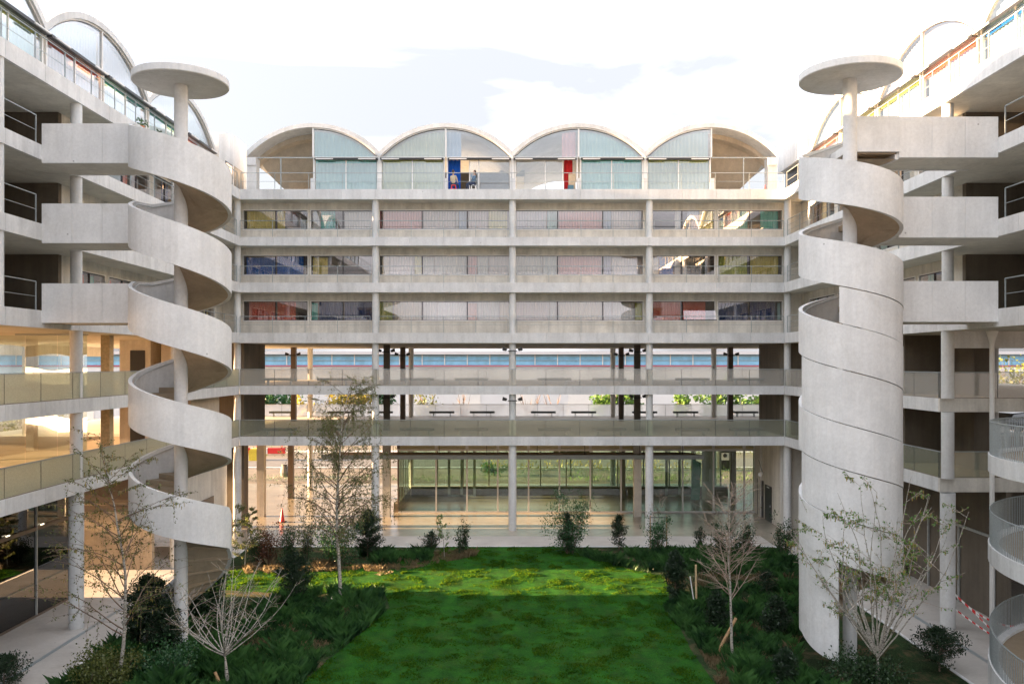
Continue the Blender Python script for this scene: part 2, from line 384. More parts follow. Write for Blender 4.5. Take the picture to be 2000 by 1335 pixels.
def railing(T, u0, u1, z, parent, n, d=.12, h=1.03, mids=(.52,), mat='galvanised'):
    r = MB(T).tube((u0, d, z + h), (u1, d, z + h), .022, n=6).build('railing', mat, parent)
    for mzz in mids: MB(T).tube((u0, d, z + mzz), (u1, d, z + mzz), .011, n=5).build('rail', mat, r)
    for k in range(n + 1):
        u = u0 + (u1 - u0) * k / n
        MB(T).box(u - .014, u + .014, d - .02, d + .02, z + .02, z + h).build('post', mat, r)
    return r
def guard(T, u0, u1, z, parent, mat, step=2.157, d=.04, h=1.02, first=None):
    r = MB(T).box(u0, u1, d - .02, d + .035, z + h - .005, z + h + .03).build('guard_rail', 'galvanised', parent)
    n = max(1, round((u1 - u0) / step)); st = (u1 - u0) / n; src = None; dl = T(u0 + st, 0, 0) - T(u0, 0, 0)
    for k in range(n):
        if src is None: src = MB(T).box(u0 + .012, u0 + st - .012, d, d + .014, z + .0, z + h - .012).build('glass_panel', mat, r)
        else: copy_part(src, r, dl * k)
    js = MB(T)
    for k in range(n + 1): js.box(u0 + k * st - .011, u0 + k * st + .011, d - .004, d + .02, z + .02, z + h - .006)
    js.build('joint_seal', 'dark_metal', r)
    MB(T).box(u0, u1, d - .025, d + .04, z - .012, z + .02).build('base_channel', 'bronze_metal', r)
    return r
def column(x, y, z0, z1, r, parent, mat='concrete_column', r2=None, n=24):
    c = MB(); c.tube((x, y, z0), (x, y, z1), r, r2 or r, n, False)
    return c.build('column', mat, parent, smooth=True)
ZS, RISE = 23.6, 1.92
def arch_z(u, uc, half, extra=0, rise=RISE):
    Rr = (half * half + rise * rise) / (2 * rise); x = min(abs(u - uc), half)
    return ZS + math.sqrt(max(0, (Rr + extra) ** 2 - x * x)) - (Rr - rise)
def vault(T, uc, half, d0, d1, parent, left='glass', right='glass', cl=None, cr_=None, low=(), mat='concrete', nseg=28):
    """barrel vault with the arched glazing on its front; parts: vault shell (> frame, panes, curtains)"""
    us = [uc - half + 2 * half * k / nseg for k in range(nseg + 1)]
    poly = [(u, arch_z(u, uc, half)) for u in us] + [(u, arch_z(u, uc, half, .27)) for u in reversed(us)]
    sh = MB(T)
    i = len(poly)
    n = nseg + 1
    lo = poly[:n]; hi = poly[n:][::-1]
    def P(a, b):
        u, z = (lo if b in (0, 3) else hi)[a]; return (u, d0 if b in (0, 1) else d1, z)
    for a in range(nseg):
        for b in range(4): sh.q(P(a, b), P(a + 1, b), P(a + 1, (b + 1) % 4), P(a, (b + 1) % 4))
    for a in (0, nseg): sh.q(*[P(a, b) for b in range(4)])
    shell = sh.build('vault_roof', mat, parent, fix=False)
    # arched white frame
    fr = MB(T); e = -.075
    for a in range(nseg):
        ua, ub = us[a], us[a + 1]
        if (left == 'open' and ub <= uc + 1e-6) or (right == 'open' and ua >= uc - 1e-6): continue
        za, zb = arch_z(ua, uc, half) - .002, arch_z(ub, uc, half) - .002
        za2, zb2 = max(ZS - .06, arch_z(ua, uc, half, e)), max(ZS - .06, arch_z(ub, uc, half, e))
        fr.q((ua, d0 + .1, za), (ub, d0 + .1, zb), (ub, d0 + .1, zb2), (ua, d0 + .1, za2)); fr.q((ua, d0 + .1, za2), (ub, d0 + .1, zb2), (ub, d0 + .22, zb2), (ua, d0 + .22, za2))
    fr.build('arch_frame', 'white_frame', shell, fix=False)
    MB(T).box(uc - .05, uc + .05, d0 + .08, d0 + .22, ZS + .04, ZS + RISE - .01).build('mullion', 'white_frame', shell)
    if left == 'open' or right == 'open':
        a, b = (uc - half + .12, uc) if left == 'open' else (uc, uc + half - .12)
        MB(T).box(a, b, d0 + .1, d0 + .17, ZS - .03, ZS + .03).build('tie_bar', 'galvanised', shell)
        mid = (a + b) / 2
        MB(T).box(mid - .03, mid + .03, d0 + .1, d0 + .16, LV['F6'][1], ZS - .03).build('post', 'galvanised', shell)
    for side, kind, cc in ((-1, left, cl), (1, right, cr_)):
        if kind == 'open': continue
        a, b = (uc - half, uc - .05) if side < 0 else (uc + .05, uc + half)
        ps = [a + (b - a) * k / 14 for k in range(15)]
        top = [(u, max(ZS + .03, arch_z(u, uc, half, -.09))) for u in ps]
        MB(T).prism([(ps[0], ZS + .03)] + [t for t in top if t[1] > ZS + .031] + [(ps[-1], ZS + .03)], d0 + .14, d0 + .152, lambda p, c: (p[0], c, p[1])).build('arch_pane', 'glass_roof', shell)
        gl = MB(T)
        for k in range(14):
            gl.q((top[k][0], d0 + .1, top[k][1]), (top[k+1][0], d0 + .1, top[k+1][1]), (top[k+1][0], d0 + .1, max(ZS+.03, top[k+1][1] - .035)), (top[k][0], d0 + .1, max(ZS+.03, top[k][1] - .035)))
        gl.build('gasket', 'dark_metal', shell, fix=False)
        if cc: 
            for (f0, f1, colr) in cc:
                curtain(T, a + (b - a) * f0, a + (b - a) * f1, d0 + .34, ZS + .0, 0, colr, shell, 'arch_curtain', zf=lambda u: max(ZS + .01, arch_z(u, uc, half, -.2)), wave=.24)
        # transom with awning cassette
        MB(T).box(a, b, d0 + .06, d0 + .24, ZS - .06, ZS + .03).build('transom', 'white_frame', shell)
        MB(T).box(a + .08, b - .08, d0 - .17, d0 + .055, ZS - .18, ZS - .065).build('awning_box', 'black_paint', shell)
        for (x0, x1) in ((a + .2, a + 1.3), (b - 1.3, b - .2)):
            MB(T).box(x0, x1, d0 - .3, d0 - .25, ZS - .2, ZS - .14).build('awning_arm', 'white_frame', shell)
    return shell
def roof_glazing(T, u0, u1, d, parent, splits, curts, skip=(), val=None):
    z0, z1 = LV['F6'][1], ZS - .24
    fr = MB(T).box(u0, u0 + .09, d - .02, d + .12, z0, z1 + .18).box(u1 - .09, u1, d - .02, d + .12, z0, z1 + .18).box(u0 + .09, u1 - .09, d, d + .1, z1 + .1, z1 + .18).box(u0 + .09, u1 - .09, d, d + .1, z0, z0 + .05)
    wn = fr.build('roof_window', 'white_frame', parent)
    xs = [u0 + .09] + list(splits) + [u1 - .09]
    for s in splits: MB(T).box(s - .03, s + .03, d, d + .09, z0 + .05, z1 + .1).build('mullion', 'white_frame', wn)
    for i in range(len(xs) - 1):
        if i in skip: continue
        MB(T).box(xs[i] + .032, xs[i + 1] - .032, d + .03, d + .042, z0 + .052, z1 + .098).build('pane', 'glass_roof', wn)
    for (a, b, c) in curts: curtain(T, a, b, d + .22, z0 + .02, z1 + .12, c, wn, wave=.24)
    if val: curtain(T, u0 + .15, u1 - .15, d + .10, z1 - .10, z1 + .08, val, wn, 'valance', amp=.02)
    return wn

# ================================================================== CENTRAL WING
cb = thing('apartment_building', 'central concrete wing closing the courtyard, four barrel vaults above two open decks', 'building', (0, YE + 10, 0))
XO = 34.0
for k in LV:
    z0, z1 = LV[k]
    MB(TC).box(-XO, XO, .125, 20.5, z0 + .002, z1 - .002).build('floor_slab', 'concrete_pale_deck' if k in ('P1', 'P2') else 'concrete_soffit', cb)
    fascia(TC, -XE, XE, z0, z1, cb)
# deck soffit boards get the tan concrete; columns
for k in ('F3', 'F4', 'F5'):
    z0, z1 = LV[k][1], LV[NEXT[k]][0]
    for x in (-17.2, -8.55, 0.03, 8.6, 17.25): column(x, YE + .36, z0, z1, .215, cb)
for k in ('P1', 'P2'):
    z0, z1 = LV[k][1], LV[NEXT[k]][0]
    for x in (-17.2, -8.55, 0.03, 8.6, 17.25): column(x, YE + .36, z0, z1, .215, cb)
    for x in (-17.1, -8.55, 0, 8.55, 17.1):
        MB().box(x - .19, x + .19, 66.0, 66.4, z0, z1).build('pillar', 'bronze_metal' if abs(x) > 1 else 'concrete_dark', cb)
        if abs(x) < 10: MB().box(x - .2, x + .2, 57.5, 57.9, z0, z1).build('pillar', 'concrete_dark', cb)
        column(x, 71.6, z0, z1, .19, cb, r2=.23)
for x in (-17.2, -8.55, 0.03, 8.6, 17.25): column(x, YE + .36, 0, LV['P1'][0], .25, cb)
for x in (-17.1, -8.55, 0, 8.55, 17.1):
    if x != 0: MB().box(x - .25, x + .25, 57.4, 57.9, 0, LV['P1'][0]).build('pillar', 'concrete_wall', cb)
    MB().box(x - .2, x + .2, 65.2, 65.6, 0, LV['P1'][0]).build('pillar', 'bronze_metal', cb)
    column(x, 71.6, 0, LV['P1'][0], .22, cb)
# recessed walls with strip windows, floors F3..F5
SW = 30.67
def wx(px): return (px - 1001) / SW
YEL=(.90,.74,.20); TAN=(.6,.5,.3); TEA=(.14,.66,.58); WHT=(.85,.83,.80); PNK=(.90,.52,.50); RED=(.82,.16,.10); DRD=(.35,.02,.03)
PBL=(.55,.65,.80); PYL=(.90,.85,.50); PTE=(.55,.78,.76); LIL=(.55,.55,.72); BLU=(.03,.20,.66); NAV=(.015,.07,.24); GRY=(.60,.55,.12); CRM=(.82,.72,.56); SAL=(.90,.48,.38); DGR=(.05,.08,.08); GRN=(.60,.64,.15)
rows = {  # pale pinkish sheers added to empty middle panes to brighten them like reflected sky
 'F5': [ (475,603.5,[539.5],[(482,538,YEL),(541,556,YEL)]), (607,737,[671],[(612,626,WHT),(626,655,TEA),(673,735,WHT)]),
         (741,1258,[825.5,913.7,1001,1090,1178.4],[(741.5,746,DRD),(748,824,PNK),(891,895,WHT),(897,912,PBL),(828,889,(.88,.80,.78)),(916,953,(.88,.80,.78)),(955,992,PYL),(1010,1068,(.80,.80,.86)),(1070,1089,PTE),(1092,1177,PNK),(1180,1195,PBL),(1197,1250,(.88,.80,.78))]),
         (1262,1398,[1333],[(1320,1331,WHT),(1345,1366,PBL),(1368,1395,YEL)]), (1402,1530,[1465],[(1430,1463,TEA),(1488,1523,TEA)]) ],
 'F4': [ (475,603.5,[539.5],[(480,538,BLU),(541,592,BLU)]), (607,737,[671],[(611,640,YEL)]),
         (741,1258,[825.5,913.7,1001,1090,1178.4],[(747,760,CRM),(762,808,(.88,.80,.78)),(850,911,(.86,.84,.80)),(956,996,(.88,.80,.78)),(1062,1088,(.84,.86,.84)),(1197,1248,(.88,.80,.78)),(810,824,PYL),(827,848,WHT),(915,932,PNK),(934,954,WHT),(1009,1060,WHT),(1092,1176,PNK),(1181,1195,LIL)]),
         (1262,1398,[1333],[(1277,1288,WHT),(1290,1317,BLU),(1320,1331,WHT),(1335,1342,WHT),(1344,1382,DGR)]), (1402,1530,[1465],[(1405,1462,GRN),(1466,1522,YEL)]) ],
 'F3': [ (475,603.5,[539.5],[(485,537,RED),(541,577,RED)]), (607,737,[671],[(609,620,TEA),(623,670,NAV),(673,735,NAV)]),
         (741,1258,[825.5,913.7,1001,1090,1178.4],[(742,767,GRN),(769,824,CRM),(828,853,WHT),(855,911,(.88,.86,.82)),(977,997,CRM),(1010,1074,(.88,.78,.77)),(1181,1196,(.84,.82,.84)),(915,932,SAL),(934,975,WHT),(1076,1087,WHT),(1093,1177,CRM),(1198,1240,WHT),(1242,1256,GRN)]),
         (1262,1398,[1333],[(1278,1331,RED),(1336,1380,RED)]), (1402,1530,[1465],[(1404,1463,NAV),(1467,1516,NAV),(1521,1527,PTE)]) ]}
WD = 1.25
for k, lst in rows.items():
    f0, c1 = LV[k][1], LV[NEXT[k]][0]; z0, z1 = WIN[k]
    n = 8; xs = [-17.2 + 34.4 * i / n for i in range(n + 1)]
    for i in range(n):
        MB(TC).box(xs[i] + .005, xs[i+1] - .005, WD, WD + .22, f0, z0).build('parapet_panel', 'concrete_wall', cb)
        MB(TC).box(xs[i] + .005, xs[i+1] - .005, WD, WD + .22, z1, c1).build('lintel_panel', 'concrete_wall', cb)
    for (a, b, sp, cu) in lst:
        wn = window(TC, WD + .02, wx(a), wx(b), z0 + .002, z1 - .002, [wx(s) for s in sp], [(wx(p), wx(q), c) for p, q, c in cu], cb, open_pane=1 if (k == 'F3' and a == 1262) else None)
        if k == 'F3' and a == 1262:
            MB(TC).q((wx(1335), WD + .0, z1 - .08), (wx(1396), WD, z1 - .08), (wx(1397), WD - .45, z0 + .08), (wx(1334), WD - .45, z0 + .08)).q((wx(1335), WD + .03, z1 - .08), (wx(1396), WD + .03, z1 - .08), (wx(1397), WD - .42, z0 + .08), (wx(1334), WD - .42, z0 + .08)).build('tilted_pane', 'glass_window', wn)
            MB(TC).q((wx(1337), WD + .3, z1 - .3), (wx(1381), WD + .3, z1 - .3), (wx(1381), WD + .3, z0 + .08), (wx(1337), WD + .3, z0 + .08)).build('blind', 'purple_panel', wn)
            MB(TC).box(wx(1333), wx(1335.5), WD - .47, WD - .4, z0 + .05, z0 + .11).box(wx(1333), wx(1398), WD - .47, WD - .42, z0 + .05, z0 + .09).build('sash', 'dark_metal', wn)
    MB(TC).box(wx(603.5), wx(607), WD, WD + .22, z0, z1).box(wx(1398), wx(1402), WD, WD + .22, z0, z1).box(wx(737), wx(741), WD, WD + .22, z0, z1).box(wx(1258), wx(1262), WD, WD + .22, z0, z1).box(-17.2, wx(475), WD, WD + .22, z0, z1).box(wx(1530), 17.2, WD, WD + .22, z0, z1).build('pier', 'concrete_wall', cb)
    MB(TC).box(-XO, XO, 5, 5.2, f0, c1).build('inner_wall', 'room_mid', cb)
    MB(TC).box(-8.4, 8.55, 2.5, 2.6, f0, c1).build('inner_wall', 'room_pale', cb)
    for x in (-17.3, -8.6, 8.6, 17.1): MB(TC).box(x, x + .15, WD + .4, 5, f0, c1).build('partition_wall', 'room_mid', cb)
    MB(TC).box(-XO, -XO + .25, .2, 20, f0, c1).box(XO - .25, XO, .2, 20, f0, c1).build('end_wall', 'concrete', cb)
    # things on the window sills inside
    for x0, x1 in ((-16.95, -8.85), (-8.3, -.25), (.3, 8.3), (8.85, 16.95)):
        railing(TC, x0, x1, f0, cb, 4)
# recessed corner walls at the ends of the loggias
for sx in (-1, 1):
    for k in ('F3', 'F4', 'F5'):
        a, b = sorted((sx * 17.2, sx * 18.5)); MB(TC).box(a, b, WD, WD + .25, LV[k][1], LV[NEXT[k]][0]).build('corner_wall', 'concrete_wall', cb)
# cores beside the open decks
for sx in (-1, 1):
    for k in ('P1', 'P2'):
        a, b = sorted((sx * 17.0, sx * 20.6))
        MB(TC).box(a, b, 1.0, 5.6, LV[k][1], LV[NEXT[k]][0]).build('core_wall', 'concrete_shaded', cb)
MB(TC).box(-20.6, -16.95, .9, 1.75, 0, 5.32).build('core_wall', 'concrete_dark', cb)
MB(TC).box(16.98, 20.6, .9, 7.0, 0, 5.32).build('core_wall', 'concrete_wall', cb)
dr = MB().box(16.93, 16.975, 55.2, 56.6, .02, 2.35).build('door', 'black_paint', cb)
MB().box(16.90, 16.925, 55.35, 55.4, 1.0, 1.12).build('handle', 'aluminium', dr)
MB().box(16.915, 16.928, 55.6, 56.1, 2.2, 2.28).build('door_sign', 'white_plastic', dr)
MB().box(16.945, 16.975, 57.0, 58.4, .02, 2.5).build('door', 'dark_metal', cb)
# guards of the decks
guard(TC, -16.9, 16.9, LV['P2'][1], cb, 'glass_guard')
guard(TC, -16.9, 16.9, LV['P1'][1], cb, 'glass_guard_green')
for k in ('P1', 'P2'):
    z = LV[k][1]; g = guard(TC, -33, 33, z, cb, 'glass_guard_rear', step=2.17, d=20.1)
# floodlights on the deck pillars
def flood(x, y, z, label, wide=.3, scale=1.0):
    t = thing('floodlight', label, 'floodlight', (x, y, z), 'twin floodlights under the deck ceilings')
    MB().box(x - wide, x + wide, y - .06, y - .02, z - .03, z + .03).build('bracket', 'black_paint', t)
    for s in (-1, 1):
        p = MB()
        cx = x + s * (wide + .1)
        p.prism([(cx - .02 * s - .0, z - .02), (cx + .24 * s, z + .02), (cx + .20 * s, z + .25), (cx - .08 * s, z + .13)], y - .14, y + .06, lambda q, c: (q[0], c, q[1]))
        h = p.build('lamp_head', 'black_paint', t)
    return t
W2 = ['second', 'third']
fl = [(-17.1, 65.95, 'left dark pillar', .27), (-8.55, 57.45, 'thick pillar left of centre', .27), (-8.55, 65.95, 'slim dark pillar left of centre', .27), (0.03, 52.6, 'round middle column', .3),
      (8.55, 65.95, 'slim dark pillar right of centre', .27), (8.55, 57.45, 'thick pillar right of centre', .27), (17.1, 65.95, 'far right dark pillar', .27)]
for x, y, s, wd in fl: flood(x, y, 11.2 if y < 60 else 11.05, 'black twin floodlight on the %s, upper open deck' % s, wd)
for x, y, s, wd in (fl[1], fl[3], fl[5]): flood(x, y, 8.1, 'black twin floodlight on the %s, lower open deck' % s, wd)

# ---- roof of the central wing
D0 = 1.5
TEAc=(.55,.76,.76); YGc=(.74,.76,.58); GRc=(.66,.72,.62)
half = 4.255
vc = [-12.75, -4.24, 4.27, 12.78]
vs_ = [dict(left='open', cr_=[(.0, .95, TEAc)]), dict(cl=[(.05, 1, YGc)], cr_=[(0, .22, PBL)]), dict(cl=[(.76, .97, PNK)], cr_=[(0, .95, PTE)]), dict(cl=[(.05, .97, GRc)], right='open')]
for i, c0 in enumerate(vc): vault(TC, c0, half, D0, 17.5, cb, **vs_[i])
SR = F / (YE + D0)
def rx(px): return (px - 1001) / SR
roof_glazing(TC, rx(612), rx(740), D0 + .1, cb, [rx(676)], [(rx(616), rx(736), TEAc)], val=TEA)
roof_glazing(TC, rx(744), rx(870), D0 + .1, cb, [rx(806)], [(rx(746), rx(868), YGc)], val=GRN)
roof_glazing(TC, rx(873), rx(999), D0 + .1, cb, [rx(918), rx(936)], [(rx(875), rx(900), (.02,.10,.45))], skip=(0,))
roof_glazing(TC, rx(1006), rx(1130), D0 + .1, cb, [rx(1066), rx(1100)], [(rx(1103), rx(1120), (.5,.03,.03))], skip=(2,))
roof_glazing(TC, rx(1134), rx(1258), D0 + .1, cb, [rx(1196)], [(rx(1136), rx(1256), PTE)], val=TEA)
roof_glazing(TC, rx(1264), rx(1390), D0 + .1, cb, [rx(1327)], [(rx(1266), rx(1388), GRc)], val=GRN)
z6 = LV['F6'][1]
for x in (rx(612), rx(742), rx(871.5), rx(1002.5), rx(1132), rx(1261), rx(1392)):
    MB(TC).box(x - .14, x + .14, D0 - .05, D0 + .35, z6, z6 + 1.0).build('planter_pier', 'concrete', cb)
for x in (rx(742), rx(1002.5), rx(1261)):
    MB(TC).box(x - .09, x + .09, D0 + .05, D0 + .3, z6 + 1.0, ZS - .07).build('pier', 'white_frame', cb)
for sx in (-1, 1):
    a, b = sorted((sx * 16.4, sx * 17.0)); MB(TC).box(a, b, D0 + .1, D0 + .8, z6, ZS - .5).build('pier', 'concrete', cb)
    MB(TC).box(a, b, D0, D0 + .9, ZS - .5, ZS + .0).build('pier_head', 'concrete', cb)
    # shell foot: the vault comes down behind the open loggia to a narrow springing
    cxv = sx * 12.765; sg = -sx
    na, nb = 22, 12
    def P(a, b):
        t = a / (na - 1); v = b / (nb - 1)
        u = cxv + sx * (half - .25) * (1 - t) - sx * 1.2 * t * 0 + (-sx) * .2 * t
        ztop = arch_z(u, cxv, half) - .05
        uf = cxv + sx * (1.55 - .55 * t); 
        w_ = v ** (1.0 + 1.0 * t)
        uu = u + (uf - u) * (v ** (1 + 2.6 * t)); zz = ztop + (z6 - ztop) * (v ** (.75 + .35 * t))
        return (uu, D0 + 2.3 + 3.2 * v ** .7 - .5 * math.sin(math.pi * v), zz)
    MB(TC).grid(P, na, nb).build('shell_foot', 'concrete_shell', cb, smooth=True, fix=False)
# arch rib behind the open loggias
for c0, s0 in ((vc[0], -1), (vc[3], 1)):
    rb = MB(TC)
    for k in range(16):
        u0 = c0 + s0 * half * k / 16; u1 = c0 + s0 * half * (k + 1) / 16
        z0a, z1a = arch_z(u0, c0, half) + .02, arch_z(u1, c0, half) + .02
        rb.q((u0, D0 + 1.6, z0a), (u1, D0 + 1.6, z1a), (u1, D0 + 1.6, z1a - .32), (u0, D0 + 1.6, z0a - .32)).q((u0, D0 + 1.6, z0a - .32), (u1, D0 + 1.6, z1a - .32), (u1, D0 + 2.4, z1a - .32), (u0, D0 + 2.4, z0a - .32))
    rb.build('arch_rib', 'concrete_shell', cb, fix=False)
for sx, nm in ((-1, 'l'), (1, 'r')):
    X0 = sx * 18.3; tops = [(52.75, 24.75), (54, 25.15), (55.3, 25.35), (56.6, 25.45), (58.2, 25.4)]
    zb = z6 if sx < 0 else 23.45
    rvv = MB().prism([(52.75, zb)] + tops + [(58.2, zb)], X0, sx * 26, lambda p, c: (c, p[0], p[1])).build('roof_volume', 'concrete', cb)
    xa, xb = sorted((X0, X0 - sx * .03))
    if sx < 0:
        w_ = MB().box(xa, xb, 53.9, 55.2, z6 + .7, z6 + 2.1).build('window_frame', 'dark_metal', rvv); MB().box(xb, xb + .01, 53.98, 55.12, z6 + .78, z6 + 2.02).build('pane', 'glass_window', rvv)
        MB().box(xa, xb, 55.5, 57.5, z6, z6 + 2.15).build('door', 'black_paint', rvv); MB().box(xa, xb + .02, 55.25, 55.45, z6, z6 + 2.2).build('pier', 'aluminium', rvv)
    else:
        MB().box(X0 + .5, 26, 52.9, 58.1, z6, 23.45).build('lower_volume', 'black_paint', rvv)
# interior back wall of the roof flats
for c0, a, b in ((0, rx(612), rx(742)), (1, rx(742), rx(1002)), (2, rx(1002), rx(1261)), (3, rx(1261), rx(1392))):
    if c0 in (1,): MB(TC).box(a, b, 7.5, 7.7, z6, ZS + .4).build('inner_wall', 'room_mid', cb)
    elif c0 != 2: MB(TC).box(a, b, 6, 6.2, z6, ZS + .4).build('inner_wall', 'room_mid', cb)
railing(TC, -16.9, 16.9, z6 - .0, cb, 16, mids=(.5,))
for px in (742, 1001, 1262):
    x = rx(px + 7) if px != 1262 else rx(px - 10)
    MB(TC).tube((x, 9, ZS + .3), (x, 9, ZS + 1.35), .16, n=12).tube((x, 9, ZS + 1.45), (x, 9, ZS + 1.55), .36, n=14).build('roof_vent', 'grey_metal', cb)
    MB(TC).box(rx(px) - .9, rx(px) + .9, 8, 14, ZS + .2, ZS + .62).build('valley_gutter', 'grey_metal', cb)

# ---- ground floor glazed hall
hall = cb
GY = 59.1
hx = [-7.95] + [(852 - 1000) / 27.9 + 2.155 * i for i in range(11)] + [17.0]
zt = 4.3
hf = MB()
hf.box(hx[0], hx[-1], GY - .05, GY + .08, 0, .1).box(hx[0], hx[-1], GY - .05, GY + .08, zt, zt + .14)
hfo = hf.build('hall_glazing', 'aluminium', cb)
for x in hx: MB().box(x - .05, x + .05, GY - .06, GY + .09, .1, zt).box(x - .1, x + .1, GY - .03, GY + .05, zt + .14, LV['P1'][0]).build('mullion', 'aluminium' if x != hx[0] else 'bronze_metal', hfo)
for a, b in zip(hx[:-1], hx[1:]):
    MB().box(a + .052, b - .052, GY, GY + .014, .11, zt - .01).build('pane', 'glass_hall', hfo)
    MB().box(a + .11, b - .11, GY, GY + .014, zt + .15, LV['P1'][0] - .02).build('fascia_pane', 'glass_fascia', hfo)
BYY = 66.5
MB().box(-7.95, 17, BYY, BYY + .3, 0, .72).build('sill_wall', 'concrete_dark', cb)
MB().box(-7.95, 17, BYY - .08, BYY + .38, .72, .78).build('sill', 'white_frame', cb)
bf = MB().box(-7.95, 17, BYY + .1, BYY + .2, 4.9, 5.1).build('rear_glazing', 'grey_metal', cb)
x = -7.9
while x < 17:
    MB().box(x - .05, x + .05, BYY + .08, BYY + .2, .78, 4.9).build('mullion', 'grey_metal', bf)
    if x + 2.0 < 17: MB().box(x + .06, x + 1.97, BYY + .12, BYY + .134, .79, 4.9).build('pane', 'glass_hall', bf)
    x += 2.03
for x0, x1 in ((-5.05, -2.85), (12.05, 14.3)):
    d_ = MB().box(x0, x0 + .2, BYY - .1, BYY - .02, 0, 4.9).box(x1 - .2, x1, BYY - .1, BYY - .02, 0, 4.9).box((x0+x1)/2 - .1, (x0+x1)/2 + .1, BYY - .1, BYY - .02, 0, 4.9).box(x0, x1, BYY - .1, BYY - .02, .0, .12).build('double_door', 'grey_metal', cb)
MB().box(-8.3, -7.96, GY + .1, BYY, 0, .6).build('sill_wall', 'concrete_dark', cb)
sg = MB().box(-8.02, -7.97, GY + .1, BYY, 5.1, 5.3).build('side_glazing', 'grey_metal', cb)
for i in range(5):
    y0 = GY + .1 + i * 1.46; MB().box(-8.0, -7.986, y0 + .06, y0 + 1.4, .6, 5.1).build('pane', 'glass_hall', sg); MB().box(-8.03, -7.96, y0 - .03, y0 + .04, .6, 5.1).build('mullion', 'grey_metal', sg)
t = MB().prism([(13.55, .1), (14.2, 0.1), (14.35, 2.9), (13.7, 3.2)], 64.0, 64.06, lambda p, c: (p[0], c, p[1])).build('leaning_panel', 'teal_sheet', loc=(13.9, 64, 0))
tag(t, 'tall turquoise sheet leaning against a pillar inside the glazed hall', 'panel')
MB().box(14.6, 15.4, 64.9, 65.0, 0, 5.3).build('hall_wall', 'concrete_wall', cb)
# canopy
cz0, cz1 = 4.08, 4.22
cn_ = MB()
cn_.prism([(-12.75, 56.5), (12.85, 56.5), (12.0, 58.6), (-11.9, 58.6)], cz1, cz1 + .06, lambda p, c: (p[0], p[1], c))
can = cn_.build('canopy', 'bronze_metal', cb)
MB().box(-12.75, 12.85, 56.46, 56.5, cz0 - .06, cz1 + .08).build('canopy_fascia', 'galvanised', can)
MB().box(-12.6, 12.7, 56.5, 58.5, cz0, cz0 + .05).build('canopy_soffit', 'grey_metal', can)
for i, x in enumerate((-11.4, -8.3, -3.15, 0.9, 5.2, 8.0, 12.6)): MB().tube((x, 56.6, cz0 - .07), (x, 56.6, cz0), .06, n=8).build('downlight', 'lamp_glow', can)
for x in (-11, -8, -4.9, -1.7, 1.7, 4.9, 8.6, 11.5): MB().tube((x, 56.9, cz1), (x, 56.9, LV['P1'][0]), .018, n=5).build('hanger', 'dark_metal', can)
# wall camera / spotlight on the core wall
sp = thing('spotlight', 'white spotlight on a bent arm fixed to the beige wall above the black door', 'spotlight', (16.9, 55.6, 3.1))
MB().tube((16.97, 58.3, 3.9), (16.7, 57.0, 3.75), .02).tube((16.7, 57.0, 3.75), (16.6, 56.0, 3.2), .02).build('arm', 'dark_metal', sp)
MB().tube((16.6, 56.1, 3.15), (16.35, 55.7, 3.1), .09, .14, 12).build('lamp_head', 'white_plastic', sp)

